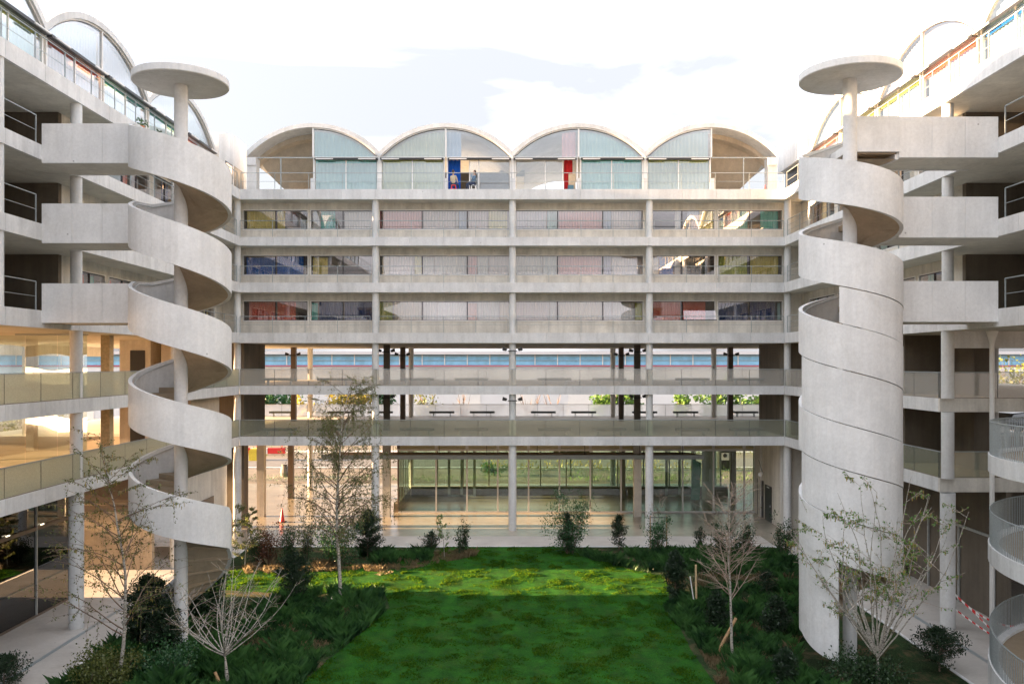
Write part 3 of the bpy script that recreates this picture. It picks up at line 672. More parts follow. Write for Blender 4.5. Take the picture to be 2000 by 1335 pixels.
# ================================================================== SIDE WINGS
SIDE_CURT = [YEL, TEA, WHT, PYL, PTE, RED, NAV, GRN, CRM]
def wing(T, sx, label):
    b = thing('apartment_building', label, 'building', (sx * 25, 30, 0))
    DW = 16.2
    for k in LV:
        z0, z1 = LV[k]; low = k in ('P1', 'P2')
        u0 = 33.6 if (low and sx > 0) else WY0
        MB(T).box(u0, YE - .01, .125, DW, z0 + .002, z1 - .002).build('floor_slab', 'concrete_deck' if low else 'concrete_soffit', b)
        fascia(T, u0, YE - .004, z0, z1, b, 2.4)
        if low and sx > 0:
            for i in range(8): MB().box(XE + .0 + i * 2.1, XE + 2.09 + i * 2.1, 33.47, 33.6, z0, z1).build('fascia_panel', 'concrete_wall', b)
    ys = [43.2, 33.35, 23.5, 13.6]
    for k in ('F3', 'F4', 'F5'):
        z0, z1 = LV[k][1], LV[NEXT[k]][0]
        for y in ys + ([28.2] if sx < 0 else []): column(sx * 17.2, y, z0, z1, .215, b)
        w0, w1 = WIN[k]
        y0 = 34.6; n = 6; st = (YE + 1.2 - y0) / n
        for i in range(n):
            a, c = y0 + i * st, y0 + (i + 1) * st
            MB(T).box(a + .005, c - .005, 1.5, 1.72, z0, w0).build('parapet_panel', 'concrete_wall', b)
            MB(T).box(a + .005, c - .005, 1.5, 1.72, w1 + .0, z1).build('lintel_panel', 'concrete_wall', b)
        # windows
        for (a, c, sp) in ((35.6, 38.3, [36.9]), (38.6, 43.0, [40.0, 41.5]), (43.4, 47.8, [44.9, 46.4]), (48.2, 52.4, [49.5, 51.0])):
            cu = []; xs = [a] + sp + [c]
            for i in range(len(xs) - 1):
                if rnd.random() < .75:
                    f0 = rnd.random() * .3; f1 = f0 + .4 + rnd.random() * .3; cu.append((xs[i] + (xs[i+1]-xs[i]) * f0 + .08, xs[i] + (xs[i+1]-xs[i]) * f1 - .05, rnd.choice(SIDE_CURT)))
            window(T, 1.52, a, c, w0 + .002, w1 - .002, sp, cu, b)
        MB(T).box(34.6, 35.6, 1.5, 1.72, w0, w1).box(38.3, 38.6, 1.5, 1.72, w0, w1).box(43.0, 43.4, 1.5, 1.72, w0, w1).box(47.8, 48.2, 1.5, 1.72, w0, w1).box(52.4, YE + 1.2, 1.5, 1.72, w0, w1).build('pier', 'concrete_wall', b)
        MB(T).box(34.35, 34.6, 1.5, DW, z0, z1).build('end_wall', 'concrete_dark', b)
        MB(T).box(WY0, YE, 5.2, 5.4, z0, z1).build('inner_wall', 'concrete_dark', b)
        MB(T).box(WY0, YE, DW - .3, DW, z0, z1).build('outer_wall', 'concrete', b)
        MB(T).box(WY0, 27.6, 1.5, 1.72, z0, w0).box(WY0, 27.6, 1.5, 1.72, w1, z1).build('parapet_panel', 'concrete_wall', b)
        MB(T).box(27.4, 27.6, 1.72, DW, z0, z1).build('end_wall', 'concrete_dark', b)
        for i, a in enumerate((5, 9, 13, 17.2, 21.4)): window(T, 1.52, a, a + 3.9, w0 + .002, w1 - .002, [a + 2], [(a + .3, a + 1.8, rnd.choice(SIDE_CURT))], b)
        # steel railing with gap where the bridge lands
        ya, yb = (30.4, 32.55) if sx < 0 else (29.35, 31.6)
        for p, q, n_ in ((WY0, ya - .12, 12), (yb + .1, 42.9, 4), (43.4, YE - .2, 4)): railing(T, p, q, z0, b, n_, mids=(.35, .69) if n_ == 4 else (.5,))
    # roof
    z6 = LV['F6'][1]
    for i, uc in enumerate((47.85, 38.35, 28.85, 19.35, 9.85)):
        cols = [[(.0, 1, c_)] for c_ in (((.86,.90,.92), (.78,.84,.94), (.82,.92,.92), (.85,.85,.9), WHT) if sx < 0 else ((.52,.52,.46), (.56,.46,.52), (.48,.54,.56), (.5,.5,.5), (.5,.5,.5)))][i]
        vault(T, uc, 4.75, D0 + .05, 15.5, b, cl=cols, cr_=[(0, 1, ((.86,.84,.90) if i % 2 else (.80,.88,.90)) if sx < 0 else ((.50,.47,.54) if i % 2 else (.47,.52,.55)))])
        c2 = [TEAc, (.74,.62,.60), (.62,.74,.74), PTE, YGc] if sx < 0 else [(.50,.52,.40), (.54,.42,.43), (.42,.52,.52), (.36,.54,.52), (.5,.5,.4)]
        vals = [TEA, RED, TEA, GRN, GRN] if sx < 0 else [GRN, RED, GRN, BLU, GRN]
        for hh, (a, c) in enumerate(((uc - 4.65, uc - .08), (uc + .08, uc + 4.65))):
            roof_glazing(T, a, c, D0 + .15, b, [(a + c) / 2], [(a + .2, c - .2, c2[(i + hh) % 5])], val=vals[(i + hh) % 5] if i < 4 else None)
    MB(T).box(WY0, YE, 8.0, 8.2, z6, ZS + .3).build('inner_wall', 'room_mid', b)
    railing(T, WY0, YE - .1, z6, b, 24, mids=(.5,))
    # ground floor and decks
    for y in ys:
        if sx < 0 or y > 33:
            column(sx * 17.2, y, 0, LV['P1'][0], .28, b)
            for k in ('P1', 'P2'): column(sx * 17.2, y, LV[k][1], LV[NEXT[k]][0], .235, b)
    return b
lw = wing(TL, -1, 'left concrete wing of the courtyard, decks glowing with low sun')
rw = wing(TR, 1, 'right concrete wing of the courtyard, decks in shade beside the car ramp')

# --- left wing, open decks
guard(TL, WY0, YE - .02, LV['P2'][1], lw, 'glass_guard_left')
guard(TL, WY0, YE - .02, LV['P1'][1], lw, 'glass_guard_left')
for k in ('P1', 'P2'):
    z0, z1 = LV[k][1], LV[NEXT[k]][0]
    # mirror-glass lobby box
    lob = MB().box(-21.5, -18.35, 36.55, 36.6, z0, z0 + .06).box(-21.5, -18.35, 36.55, 36.6, z1 - .06, z1).build('lobby_glazing', 'galvanised', lw)
    n = 3; cxp = [(-22.6 + i * (22.6 - 18.4) / n) for i in range(n + 1)]
    for i in range(n):
        a, c = cxp[i], cxp[i + 1]
        def P(s, v, a=a, c=c):
            t = (a + (c - a) * s / 8 + 22.6) / 4.2; return (a + .01 + (c - a - .02) * s / 8, 36.6 + .22 * math.sin(math.pi * t), z0 + .06 if v == 0 else z1 - .06)
        MB().grid(P, 9, 2).build('glass_panel', 'glass_mirror', lob, smooth=True, fix=False)
    MB().box(-22.95, -22.65, 36.2, 36.7, z0, z1).build('pillar', 'timber_pale', lw)
    MB().box(-18.6, -18.2, 38.2, 38.6, z0, z1).build('pillar', 'timber_pale', lw)
    MB().box(-21.6, -19.9, 46.5, 49.5, z0, z1).build('core_wall', 'concrete_wall', lw)
    d_ = MB().box(-21.0, -20.2, 46.45, 46.5, z0, z0 + 2.1).build('door', 'black_paint', lw)
    MB().box(-19.1, -17.5, 46.0, 50.5, z0, z1).build('core_wall', 'concrete_shell', lw)
    for (x, y) in ((-20.9, 57), (-25, 44), (-25, 33), (-31, 44), (-31, 54), (-31, 33), (-25, 55)): MB().box(x - .2, x + .2, y - .2, y + .2, z0, z1).build('pillar', 'concrete_wall', lw)
    guard(TL, WY0, YE - .02, z0, lw, 'glass_guard_rear', d=16.0)
    MB(TL).box(WY0, YE + 15, 15.9, 16.2, z1 - .72, z1).build('sun_stop_beam', 'concrete_wall', lw)  # added downstand, stops low sun before it reaches the inner guards
# --- left wing, ground floor
GX = -19.6
gl_ = MB().box(GX - .05, GX + .05, WY0, 37.45, 0, .08).box(GX - .05, GX + .05, WY0, 37.45, 3.55, 3.7).build('shop_glazing', 'bronze_metal', lw)
y = 37.45
while y > 6:
    MB().box(GX - .04, GX + .06, y - .06, y + .0, .08, 5.3).build('mullion', 'grey_metal', gl_)
    MB().box(GX - .01, GX + .004, y - 2.6, y - .07, .085, 3.54).build('pane', 'glass_dark', gl_)
    MB().box(GX - .01, GX + .004, y - 2.6, y - .07, 3.71, 5.3).build('pane', 'glass_dark', gl_)
    y -= 2.65
for y in (27.5, 30, 32.6, 35.0): MB().box(GX + .06, GX + .10, y, y + .22, 3.72, 3.76).build('strip_light', 'lamp_glow', gl_)
MB().box(-33.1, -19.6, 37.25, 37.45, 0, 5.32).build('end_wall', 'concrete_wall', lw)
MB().box(-33.1, -32.8, WY0, 37.25, 0, 5.32).build('outer_wall', 'concrete', lw)
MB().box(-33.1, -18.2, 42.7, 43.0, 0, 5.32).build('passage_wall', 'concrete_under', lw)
MB().box(-24.5, -18.1, 42.64, 42.698, 2.95, 3.25).build('wall_band', 'bronze_metal', lw)  # dark band across the passage wall
MB().box(-33.1, -32.8, 43.0, 52.5, 0, 5.32).build('outer_wall', 'concrete', lw)
MB().box(-18.2, -17.7, 45.0, 52.45, 0, 5.32).build('side_wall', 'concrete_wall', lw)
MB().box(-17.69, -17.64, 48.1, 50.0, 2.05, 2.6).build('sign_board', 'black_paint', lw)
MB().box(-30, -19.8, 20, 20.2, 0, 5.3).build('inner_wall', 'room_mid', lw)

MB().box(-21.6, -18.25, 42.60, 42.695, 3.4, 5.31).build('shade_panel', 'bronze_metal', lw)  # dark sheet standing in for ceiling shade on the upper passage wall
MB().box(-26.5, -24.6, 42.60, 42.695, 0.0, 2.4).build('door', 'bronze_metal', lw)
# --- right wing decks and ground
guard(TR, 33.6, YE - .02, LV['P2'][1], rw, 'glass_guard')
guard(TR, 33.6, YE - .02, LV['P1'][1], rw, 'glass_guard_green')
def TF(u, d, z): return Vector((u, 33.5 + d, z))
guard(TF, XE, XE + 14, LV['P2'][1], rw, 'glass_guard', step=2.25)
guard(TF, XE, XE + 14, LV['P1'][1], rw, 'glass_guard_green', step=2.25)
MB().box(XE + .3, XE + 16, 33.5, 33.9, 11.02, 11.688).build('beam', 'concrete', rw)
for k in ('P1', 'P2'):
    z0, z1 = LV[k][1], LV[NEXT[k]][0]
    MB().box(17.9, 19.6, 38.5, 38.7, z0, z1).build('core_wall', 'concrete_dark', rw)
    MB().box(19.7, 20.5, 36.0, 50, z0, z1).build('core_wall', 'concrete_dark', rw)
    MB().box(20.6, 22.2, 41, 46.5, z0, z1).build('core_wall', 'concrete_shaded', rw)
    for (x, y) in ((20.0, 47.5), (20.7, 55), (25.5, 52)): MB().box(x - .2, x + .2, y - .2, y + .2, z0, z1).build('pillar', 'bronze_metal', rw)
    column(26.7, 47.0, z0, z1, .33, rw)
    column(31.5, 60, z0, z1, .25, rw)
    guard(TR, 33.6, YE - .02, z0, rw, 'glass_guard_rear', d=16.0)
MB().box(19.6, 19.8, 33.5, 52, 0, 5.32).build('side_wall', 'concrete_dark', rw)
fr_ = MB().box(19.5, 19.58, 34.2, 37.5, 3.3, 3.4).build('shop_glazing', 'grey_metal', rw)
for y in (34.2, 36.9, 39.6): MB().box(19.5, 19.58, y, y + .08, 0, 3.3).build('mullion', 'grey_metal', fr_)
MB().box(20, 34, 40.0, 40.2, 0, 5.32).build('end_wall', 'concrete_dark', rw)
MB().box(32.8, 33.1, WY0, 52.5, 0, 5.32).build('outer_wall', 'concrete_dark', rw)
# white steel post with flared head
pf = MB().tube((18.75, 33.0, 0), (18.75, 33.0, 11.2), .09, n=14, cap=False).tube((18.75, 33.0, 11.2), (18.75, 33.0, 11.68), .09, .22, 14, False).build('steel_post', 'white_plastic', rw, smooth=True)

# ================================================================== SPIRAL STAIRS
def lerp_list(pts, x):
    if x <= pts[0][0]: return pts[0][1]
    for (a, va), (b, vb) in zip(pts[:-1], pts[1:]):
        if x <= b: return va + (vb - va) * (x - a) / (b - a)
    return pts[-1][1]
def spiral(cx, cy, R, ztop, phi0, phi1, cap_r, cap_z, label, hgt=1.48, closed=None, wall_end=None, col_r=.235):
    t = thing('spiral_staircase', label, 'staircase', (cx, cy, 0))
    zt = lambda p: lerp_list(ztop, p)
    def pos(p, r): a = R_(p); return (cx - r * math.cos(a), cy - r * math.sin(a))
    MB().tube((cx, cy, 0), (cx, cy, cap_z), col_r, n=28, cap=False).build('column', 'concrete_stair', t, smooth=True)
    cp = MB(); ns = 56; pr = [(0.001, cap_z), (cap_r - .03, cap_z), (cap_r, cap_z + .03), (cap_r, cap_z + .25), (cap_r - .03, cap_z + .28), (0.001, cap_z + .32)]
    cp.grid(lambda a, b: (cx + pr[b][0] * math.cos(2*math.pi*a/ns), cy + pr[b][0] * math.sin(2*math.pi*a/ns), pr[b][1]), ns, len(pr), True)
    cp.build('roof_disc', 'concrete_stair', t)
    # parapet wall: one cast turn after another, with joints between casts
    th = .13; p = phi0
    while p < phi1 - 1:
        q = min(p + 180, phi1); n = max(3, int((q - p) / 7)); mbw = MB()
        def P(a, b, p=p, q=q, n=n):
            f = p + (q - p) * a / n; z1 = zt(f); x, y = pos(f, R if b in (0, 1, 4) else R - th); z = z1 if b in (1, 2) else z1 - hgt
            if wall_end and f > wall_end: z = z1 - 1.05 if b not in (1, 2) else z
            return (x, y, max(z, .0 if b in (1, 2) else -.05))
        mbw.grid(P, n + 1, 5)
        mbw.q(*[P(0, b) for b in range(4)]).q(*[P(n, b) for b in range(4)])
        mbw.build('parapet', 'concrete_stair', t, smooth=False, fix=False)
        p = q
    # soffit (under-surface of the flight), solid between it and the treads
    n = int((phi1 - phi0) / 9)
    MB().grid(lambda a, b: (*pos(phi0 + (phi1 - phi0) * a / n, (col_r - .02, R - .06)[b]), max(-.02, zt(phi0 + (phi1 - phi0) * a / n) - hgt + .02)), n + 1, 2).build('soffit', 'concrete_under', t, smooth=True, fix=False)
    st = 20.0; p = phi0; k = 0
    while p < phi1 - st:
        z = zt(p + st / 2) - .98
        a = MB(); pa = [pos(p, col_r - .02), pos(p, R - .07), pos(p + st / 2, R - .07), pos(p + st, R - .07), pos(p + st, col_r - .02)]
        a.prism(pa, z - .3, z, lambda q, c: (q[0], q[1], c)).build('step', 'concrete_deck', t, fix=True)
        p += st
    # handrail on the inside of the parapet
    hr = MB(); n = int((phi1 - phi0) / 15); pts = [(*pos(phi0 + (phi1 - phi0) * a / n, R - th - .07), zt(phi0 + (phi1 - phi0) * a / n) - .12) for a in range(n + 1)]
    hr.path(pts, .02, 5).build('handrail', 'grey_metal', t)
    return t, pos, zt
# left, open helix
SL = 54.1; zl = lambda y: CZ + (710 - y) / SL
LT = [(0, zl(242)), (180, zl(328)), (330, zl(391)), (360, zl(392)), (540, zl(487)), (690, zl(547)), (720, zl(549)), (900, zl(637)), (1080, zl(731)), (1260, zl(813.5)), (1440, zl(903)), (1620, zl(990)), (1790, 1.05)]
LX, LY = -11.95, 30.5
ls, posL, ztL = spiral(LX, LY, 1.74, LT, 0, 1785, 1.66, 20.44, 'open concrete spiral staircase with ribbon parapet under a round roof disc, at left')
def bridge(t, x0, x1, y0, y1, z, sx, mat='concrete_stair', front_over=0.0, top=.78):
    """concrete gangway; x0 = wing side, x1 = stair side"""
    a, b = sorted((x0, x1))
    MB().box(a, b, y0 + .14, y1 - .14, z - .62, z - .02).build('bridge_deck', 'concrete_soffit', t)
    n = 3; 
    for i in range(n):
        p, q = a + (b - a) * i / n, a + (b - a) * (i + 1) / n
        MB().box(p + (.004 if i else 0), q - (.004 if i < n-1 else 0), y0, y0 + .14, z - .64, z + top).build('bridge_parapet', mat, t)
    MB().box(a, b, y1 - .14, y1, z - .64, z + top).build('bridge_parapet', mat, t)
for (yt, yb) in ((242, 318), (398, 474), (553.5, 630)):
    z = zl(yt) - .78
    bridge(ls, -XE + .0, LX - 1.735, 30.45, 32.5, z, -1)
    MB().box(LX - 1.8, LX - .2, 31.4, 32.5, z - .2, z - .0).build('landing', 'concrete_deck', ls)
# right, half closed
SRr = 55.9; zr = lambda y: CZ + (710 - y) / SRr
RT = [(180, zr(229)), (215, zr(232)), (360, zr(308)), (540, zr(378)), (570, zr(388)), (720, zr(459)), (900, zr(531)), (930, zr(545)), (1080, zr(610)), (1260, zr(690)), (1440, zr(795)), (1620, zr(875)), (1800, zr(970)), (1980, zr(1055)), (2160, zr(1150))]
RX, RY = 11.8, 29.5
rs, posR, ztR = spiral(RX, RY, 1.70, RT, 180, 2100, 1.70, 20.3, 'concrete spiral staircase with lower turns closed into a drum, at right')
# front guard of the top landing
MB().box(RX - .12, RX + 1.69, 29.38, 29.51, zr(298), zr(229)).build('parapet', 'concrete_stair', rs)
MB().box(RX - .1, RX + 1.66, 29.51, 31.1, zr(298) + .01, zr(298) + .3).build('landing', 'concrete_stair', rs)
# infill drum: shells between the ribbons, slightly recessed so that joints stay visible
def drum(p0, p1, zlo, zhi, r=1.683):
    n = max(2, int(abs(p1 - p0) / 6))
    MB().grid(lambda a, b: (*posR(p0 + (p1 - p0) * a / n, (r, r, r - .1, r - .1, r)[b]), (zlo(p0 + (p1 - p0) * a / n), zhi(p0 + (p1 - p0) * a / n), zhi(p0 + (p1 - p0) * a / n), zlo(p0 + (p1 - p0) * a / n), zlo(p0 + (p1 - p0) * a / n))[b]), n + 1, 5).build('drum_panel', 'concrete_stair', rs, fix=False)
drum(57, 180, lambda p: ztR(p + 1080) + .03, lambda p: ztR(p + 720) - 1.48 - .03)
for base in (1080, 1440):
    for a, c in ((0, 90), (90, 180)): drum(a, c, lambda p: ztR(p + base + 360) + .03, lambda p: ztR(p + base) - 1.48 - .03)
zdoor = lambda p: zr(1062) - (p / 180) * 1.5
drum(-30, 56, lambda p: 1.05 - .55 * math.sin(R_(max(0, p) / 56 * 90)), lambda p: ztR(p + 1800) - 1.48 - .012)
for (yt) in (229, 385, 549):
    z = zr(yt) - .78
    bridge(rs, XE, RX + 1.69, 29.45, 31.5, z, 1)
    MB().box(RX + .2, RX + 1.75, 30.3, 31.5, z - .2, z).build('landing', 'concrete_deck', rs)
MB().box(RX - .5, RX - .42, 31.1, 31.9, 0, 2.1).build('inner_door', 'orange_door', rs)
MB().tube((RX - .45, 30.9, 2.5), (RX - .3, 30.9, 2.5), .07, n=10).build('bulkhead_lamp', 'lamp_glow_warm', rs)

# ================================================================== CAR RAMP (right edge)
rc = thing('car_ramp', 'round concrete car ramp with close-set steel balusters at the right edge', 'ramp', (21.6, 24.7, 0))
rcx, rcy, rr = 21.6, 24.7, 6.7
def ring(z, dz, a0, a1, name_band='ramp_edge', hb=.56, deck=True):
    n = 48
    def zz(t): return z + dz * t
    def pt(a, r): return (rcx - r * math.cos(a), rcy - r * math.sin(a))
    A = lambda k: a0 + (a1 - a0) * k / n
    MB().grid(lambda a, b: (*pt(A(a), (rr, rr, rr - .3, rr - .3, rr)[b]), zz(a / n) - (hb, 0, 0, hb, hb)[b]), n + 1, 5).build(name_band, 'concrete_column', rc, fix=False)
    MB().grid(lambda a, b: (*pt(A(a), (rr - .29, rr - 4.2, rr - 4.2, rr - .29, rr - .29)[b]), zz(a / n) - (.1, .1, .4, .4, .1)[b]), n + 1, 5).build('ramp_deck', 'concrete_deck', rc, fix=False)
    rl = MB().path([(*pt(A(k), rr - .06), zz(k / n) + 1.06) for k in range(n + 1)], .025, 6).build('railing', 'galvanised', rc)
    bl = MB(); m_ = int(abs(a1 - a0) * rr / .115)
    for k in range(m_):
        a = a0 + (a1 - a0) * k / m_; x, y = pt(a, rr - .06); zk = zz(k / m_)
        bl.box(x - .008, x + .008, y - .014, y + .014, zk + .0, zk + 1.05)
    stuff(bl.build('balusters', 'galvanised', rl, fix=False))
ring(7.3, .3, -2.2, 1.2)
ring(4.6, -.1, -2.2, 1.2)
ring(1.35, -1.3, -2.0, 1.6, hb=.9)
column(21.6, 24.7, 0, 11.6, .3, rc)
# red-white tape between the column and the ramp
tp = thing('barrier_tape', 'sagging red and white barrier tape strung between the round column and the ramp', 'barrier tape', (17.9, 31.5, 1))
for (z0, z1, sag) in ((1.35, .95, .28), (.75, .15, .05), (1.3, -.0, -.05)):
    P0 = Vector((17.4, 33.2, z0)); P1 = Vector((18.0, 30.3, z1)); n = 16
    for k in range(n):
        f0, f1 = k / n, (k + 1) / n
        a = P0.lerp(P1, f0) - Vector((0, 0, sag * 4 * f0 * (1 - f0))); b = P0.lerp(P1, f1) - Vector((0, 0, sag * 4 * f1 * (1 - f1)))
        MB().q(a, b, b + Vector((0, .01, .07)), a + Vector((0, .01, .07))).build('tape_stripe', 'red_plastic' if k % 2 else 'white_plastic', tp)

# ================================================================== BENCHES
def bench_proto(loc, label, group, mat='bench_paint'):
    t = thing('bench', label, 'bench', loc, group); x, y, z = loc
    MB().box(x - 1.05, x + 1.05, y - .22, y + .22, z + .31, z + .47).build('seat', mat, t)
    for s in (-.72, .72): MB().box(x + s - .03, x + s + .03, y - .16, y + .16, z, z + .31).build('leg', 'galvanised', t)
    return t
bp_ = None
ordn = ['first', 'second', 'third', 'fourth', 'fifth', 'sixth', 'seventh', 'eighth', 'ninth', 'tenth']
def brow(pxs, s, y, z, desc, group):
    global bp_
    for i, px in enumerate(pxs):
        X = (px - 1000) / s; lab = 'dark low bench %s, %s from the left' % (desc, ordn[i])
        if bp_ is None: bp_ = bench_proto((X, y, z), lab, group)
        else:
            c = copy_thing(bp_, (X, y, z), lab); c['group'] = group
brow([546, 653, 815, 921, 1083, 1190, 1352, 1459], 31, F / 31, LV['P2'][1], 'behind the upper frosted glass guard', 'benches behind the upper glass guard')
brow([546, 653, 815, 921, 1083, 1190, 1352, 1459], 31, F / 31, LV['P1'][1], 'behind the lower frosted glass guard', 'benches behind the lower glass guard')
brow([551, 664, 743, 863, 942, 1061, 1140, 1259, 1339, 1456], 22.9, F / 22.9, LV['P1'][1], 'by the white rear guard of the lower deck', 'benches along the rear guard')

# ================================================================== PEOPLE
def skin_body(name, bones, mat, parent, lvl=2):
    """bones: dict joint -> (pos, radius), edges list"""
    J, E = bones; names = list(J); vv = [Vector(J[k][0]) for k in names]
    me = bpy.data.meshes.new(name); me.from_pydata([tuple(v) for v in vv], [(names.index(a), names.index(b)) for a, b in E], [])
    o = bpy.data.objects.new(name, me); COL.objects.link(o); me.materials.append(MATS[mat])
    sk = o.modifiers.new('skin', 'SKIN'); sk.use_smooth_shade = True
    for i, k in enumerate(names):
        r = J[k][1]; r = r if isinstance(r, tuple) else (r, r)
        me.skin_vertices[0].data[i].radius = r
    me.skin_vertices[0].data[0].use_root = True
    ss = o.modifiers.new('sub', 'SUBSURF'); ss.levels = lvl; ss.render_levels = lvl
    o.parent = parent; return o
def seated(loc, rotz, label, shirt, trousers, hand_face=False, stool='red'):
    t = thing('person', label, 'person', loc)
    H = .48
    J = {'pelvis': ((0, 0, H + .08), (.15, .12)), 'waist': ((0, .01, H + .25), (.13, .10)), 'chest': ((0, .04, H + .45), (.16, .11)), 'neck': ((0, .07, H + .60), .055),
         'shl': ((-.17, .05, H + .53), .06), 'elbl': ((-.22, -.05, H + .28), .045), 'shr': ((.17, .05, H + .53), .06)}
    J['elbr'] = ((.22, -.05, H + .28), .045)
    E = [('pelvis','waist'),('waist','chest'),('chest','neck'),('chest','shl'),('shl','elbl'),('chest','shr'),('shr','elbr')]
    wl = ((-.14, -.28, H + .2), .032); wr = ((.10, -.22, H + .62), .032) if hand_face else ((.14, -.28, H + .2), .032)
    J['wl'] = wl; J['wr'] = wr; E += [('elbl','wl'),('elbr','wr')]
    skin_body('torso', (J, E), shirt, t)
    J = {'pelvis': ((0, .0, H + .06), (.16, .13)), 'hl': ((-.09, -.06, H + .05), .09), 'kl': ((-.13, -.44, H + .07), .06), 'al': ((-.13, -.42, .09), .042), 'tl': ((-.14, -.58, .05), .04),
         'hr': ((.09, -.06, H + .05), .09), 'kr': ((.13, -.44, H + .07), .06), 'ar': ((.13, -.36, .09), .042), 'tr': ((.14, -.52, .05), .04)}
    skin_body('trousers', (J, [('pelvis','hl'),('hl','kl'),('kl','al'),('al','tl'),('pelvis','hr'),('hr','kr'),('kr','ar'),('ar','tr')]), trousers, t)
    J = {'n0': ((0, .07, H + .56), .05), 'n1': ((0, .06, H + .68), .055), 'jaw': ((0, .03, H + .74), (.065, .07)), 'head': ((0, .05, H + .83), (.08, .095)), 'crown': ((0, .06, H + .91), (.06, .07)), 'nose': ((0, -.055, H + .79), .014)}
    skin_body('head', (J, [('n0','n1'),('n1','jaw'),('jaw','head'),('head','crown'),('jaw','nose')]), 'skin', t)
    J = {'h0': ((0, .09, H + .80), (.09, .085)), 'h1': ((0, .075, H + .90), (.085, .095)), 'h2': ((0, .05, H + .955), (.05, .06)), 'h3': ((0, .13, H + .70), (.06, .045))}
    skin_body('hair', (J, [('h0','h1'),('h1','h2'),('h0','h3')]), 'hair', t)
    for s, wv in ((-1, wl), (1, wr)):
        p = Vector(wv[0]); d = Vector((0, -.06, .02)); J = {'w': (p, .028), 'p': (p + d, (.035, .018))}; E = [('w', 'p')]
        for i in range(4):
            q = p + d + Vector(((i - 1.5) * .017, -.03, 0)); J['f%d' % i] = (q, .009); J['g%d' % i] = (q + Vector((0, -.045 + abs(i - 1.5) * .006, -.015)), .008); E += [('p', 'f%d' % i), ('f%d' % i, 'g%d' % i)]
        J['t'] = (p + Vector((-s * .04, -.04, .01)), .009); E.append(('w', 't'))
        skin_body('hand', (J, E), 'skin', t, 1)
    t.rotation_euler = (0, 0, rotz); return t
z6 = LV['F6'][1]
def stool(loc, mat, label):
    t = thing('stool', label, 'stool', loc); x, y, z = loc
    MB().tube((x, y, z + .43), (x, y, z + .47), .17, .165, 16).build('seat', mat, t)
    for sx_ in (-1, 1):
        for sy in (-1, 1): MB().tube((x + sx_ * .11, y + sy * .11, z + .43), (x + sx_ * .19, y + sy * .19, z), .028, .022, 6).build('leg', mat, t)
    MB().tube((x - .15, y - .15, z + .2), (x + .15, y - .15, z + .2), .012).build('crossbar', mat, t)
    return t
yp = YE + 1.05
stool(((886 - 1000) / 30.8, yp, z6), 'red_plastic', 'red plastic stool under the person in the beige top on the roof terrace')
stool(((925 - 1000) / 30.8, yp, z6), 'white_plastic', 'white stool under the person in blue on the roof terrace')
seated(((886 - 1000) / 30.8, yp, z6), R_(180 - 20), 'person in a beige top seated on a red stool, back to the courtyard', 'shirt_beige', 'navy_cloth')
seated(((925 - 1000) / 30.8, yp, z6), R_(-70), 'person in blue seated on a white stool with a hand to the face', 'denim', 'navy_cloth', True)
t = thing('crate_stack', 'tall tan carton standing in the doorway under the pink curtain', 'box', (rx(1119), YE + 1.75, z6))
MB(TC).box(rx(1112), rx(1126), 1.75, 2.2, z6, z6 + 1.35).build('carton', 'cardboard', t)
t = thing('cabinet', 'low dark blue cabinet in front of the tan carton on the terrace', 'cabinet', (rx(1116), YE + 1.5, z6))
MB(TC).box(rx(1110), rx(1121), 1.25, 1.7, z6, z6 + .52).build('body', 'cabinet_blue', t); MB(TC).box(rx(1110.5), rx(1120.5), 1.235, 1.249, z6 + .03, z6 + .49).build('door', 'cabinet_blue', t)

# traffic cone
def cone(loc, label, s=1.0):
    t = thing('traffic_cone', label, 'traffic cone', loc); x, y, z = loc
    MB().box(x - .24*s, x + .24*s, y - .24*s, y + .24*s, z, z + .05*s).build('base', 'rubber', t)
    MB().tube((x, y, z + .05*s), (x, y, z + .92*s), .17*s, .03*s, 20).build('cone', 'red_plastic', t, smooth=False)
    return t
cone(tuple(gpt(551, 1019)), 'red traffic cone on the wet-looking paving at the left entrance')
cone((16.1, YE + 1.2, z6), 'small red cone beside the right pier of the roof terrace', .55)
# leftovers on the left terrace
for (y, l_, c) in ((41.5, 'small grey tiled planter with leaves on the left roof terrace', 'leaf_dark'), (39.5, 'low green plant hanging over the left roof terrace edge', 'leaf_mid')):
    t = thing('potted_plant', l_, 'plant', (-17.35, y, z6))
    MB().tube((-17.35, y, z6), (-17.35, y, z6 + .25), .13, .17, 12).build('pot', 'terracotta', t)
    lf = MB()
    for i in range(40):
        a = rnd.random() * 6.28; r = .1 + rnd.random() * .3; zz_ = z6 + .25 + rnd.random() * .35; p = Vector((-17.35 + r * math.cos(a) * .6, y + r * math.sin(a), zz_))
        lf.q(p, p + Vector((.03, .06, .05)), p + Vector((.05, .13, .0)), p + Vector((.02, .06, -.04)))
    lf.build('leaves', c, t, fix=False)

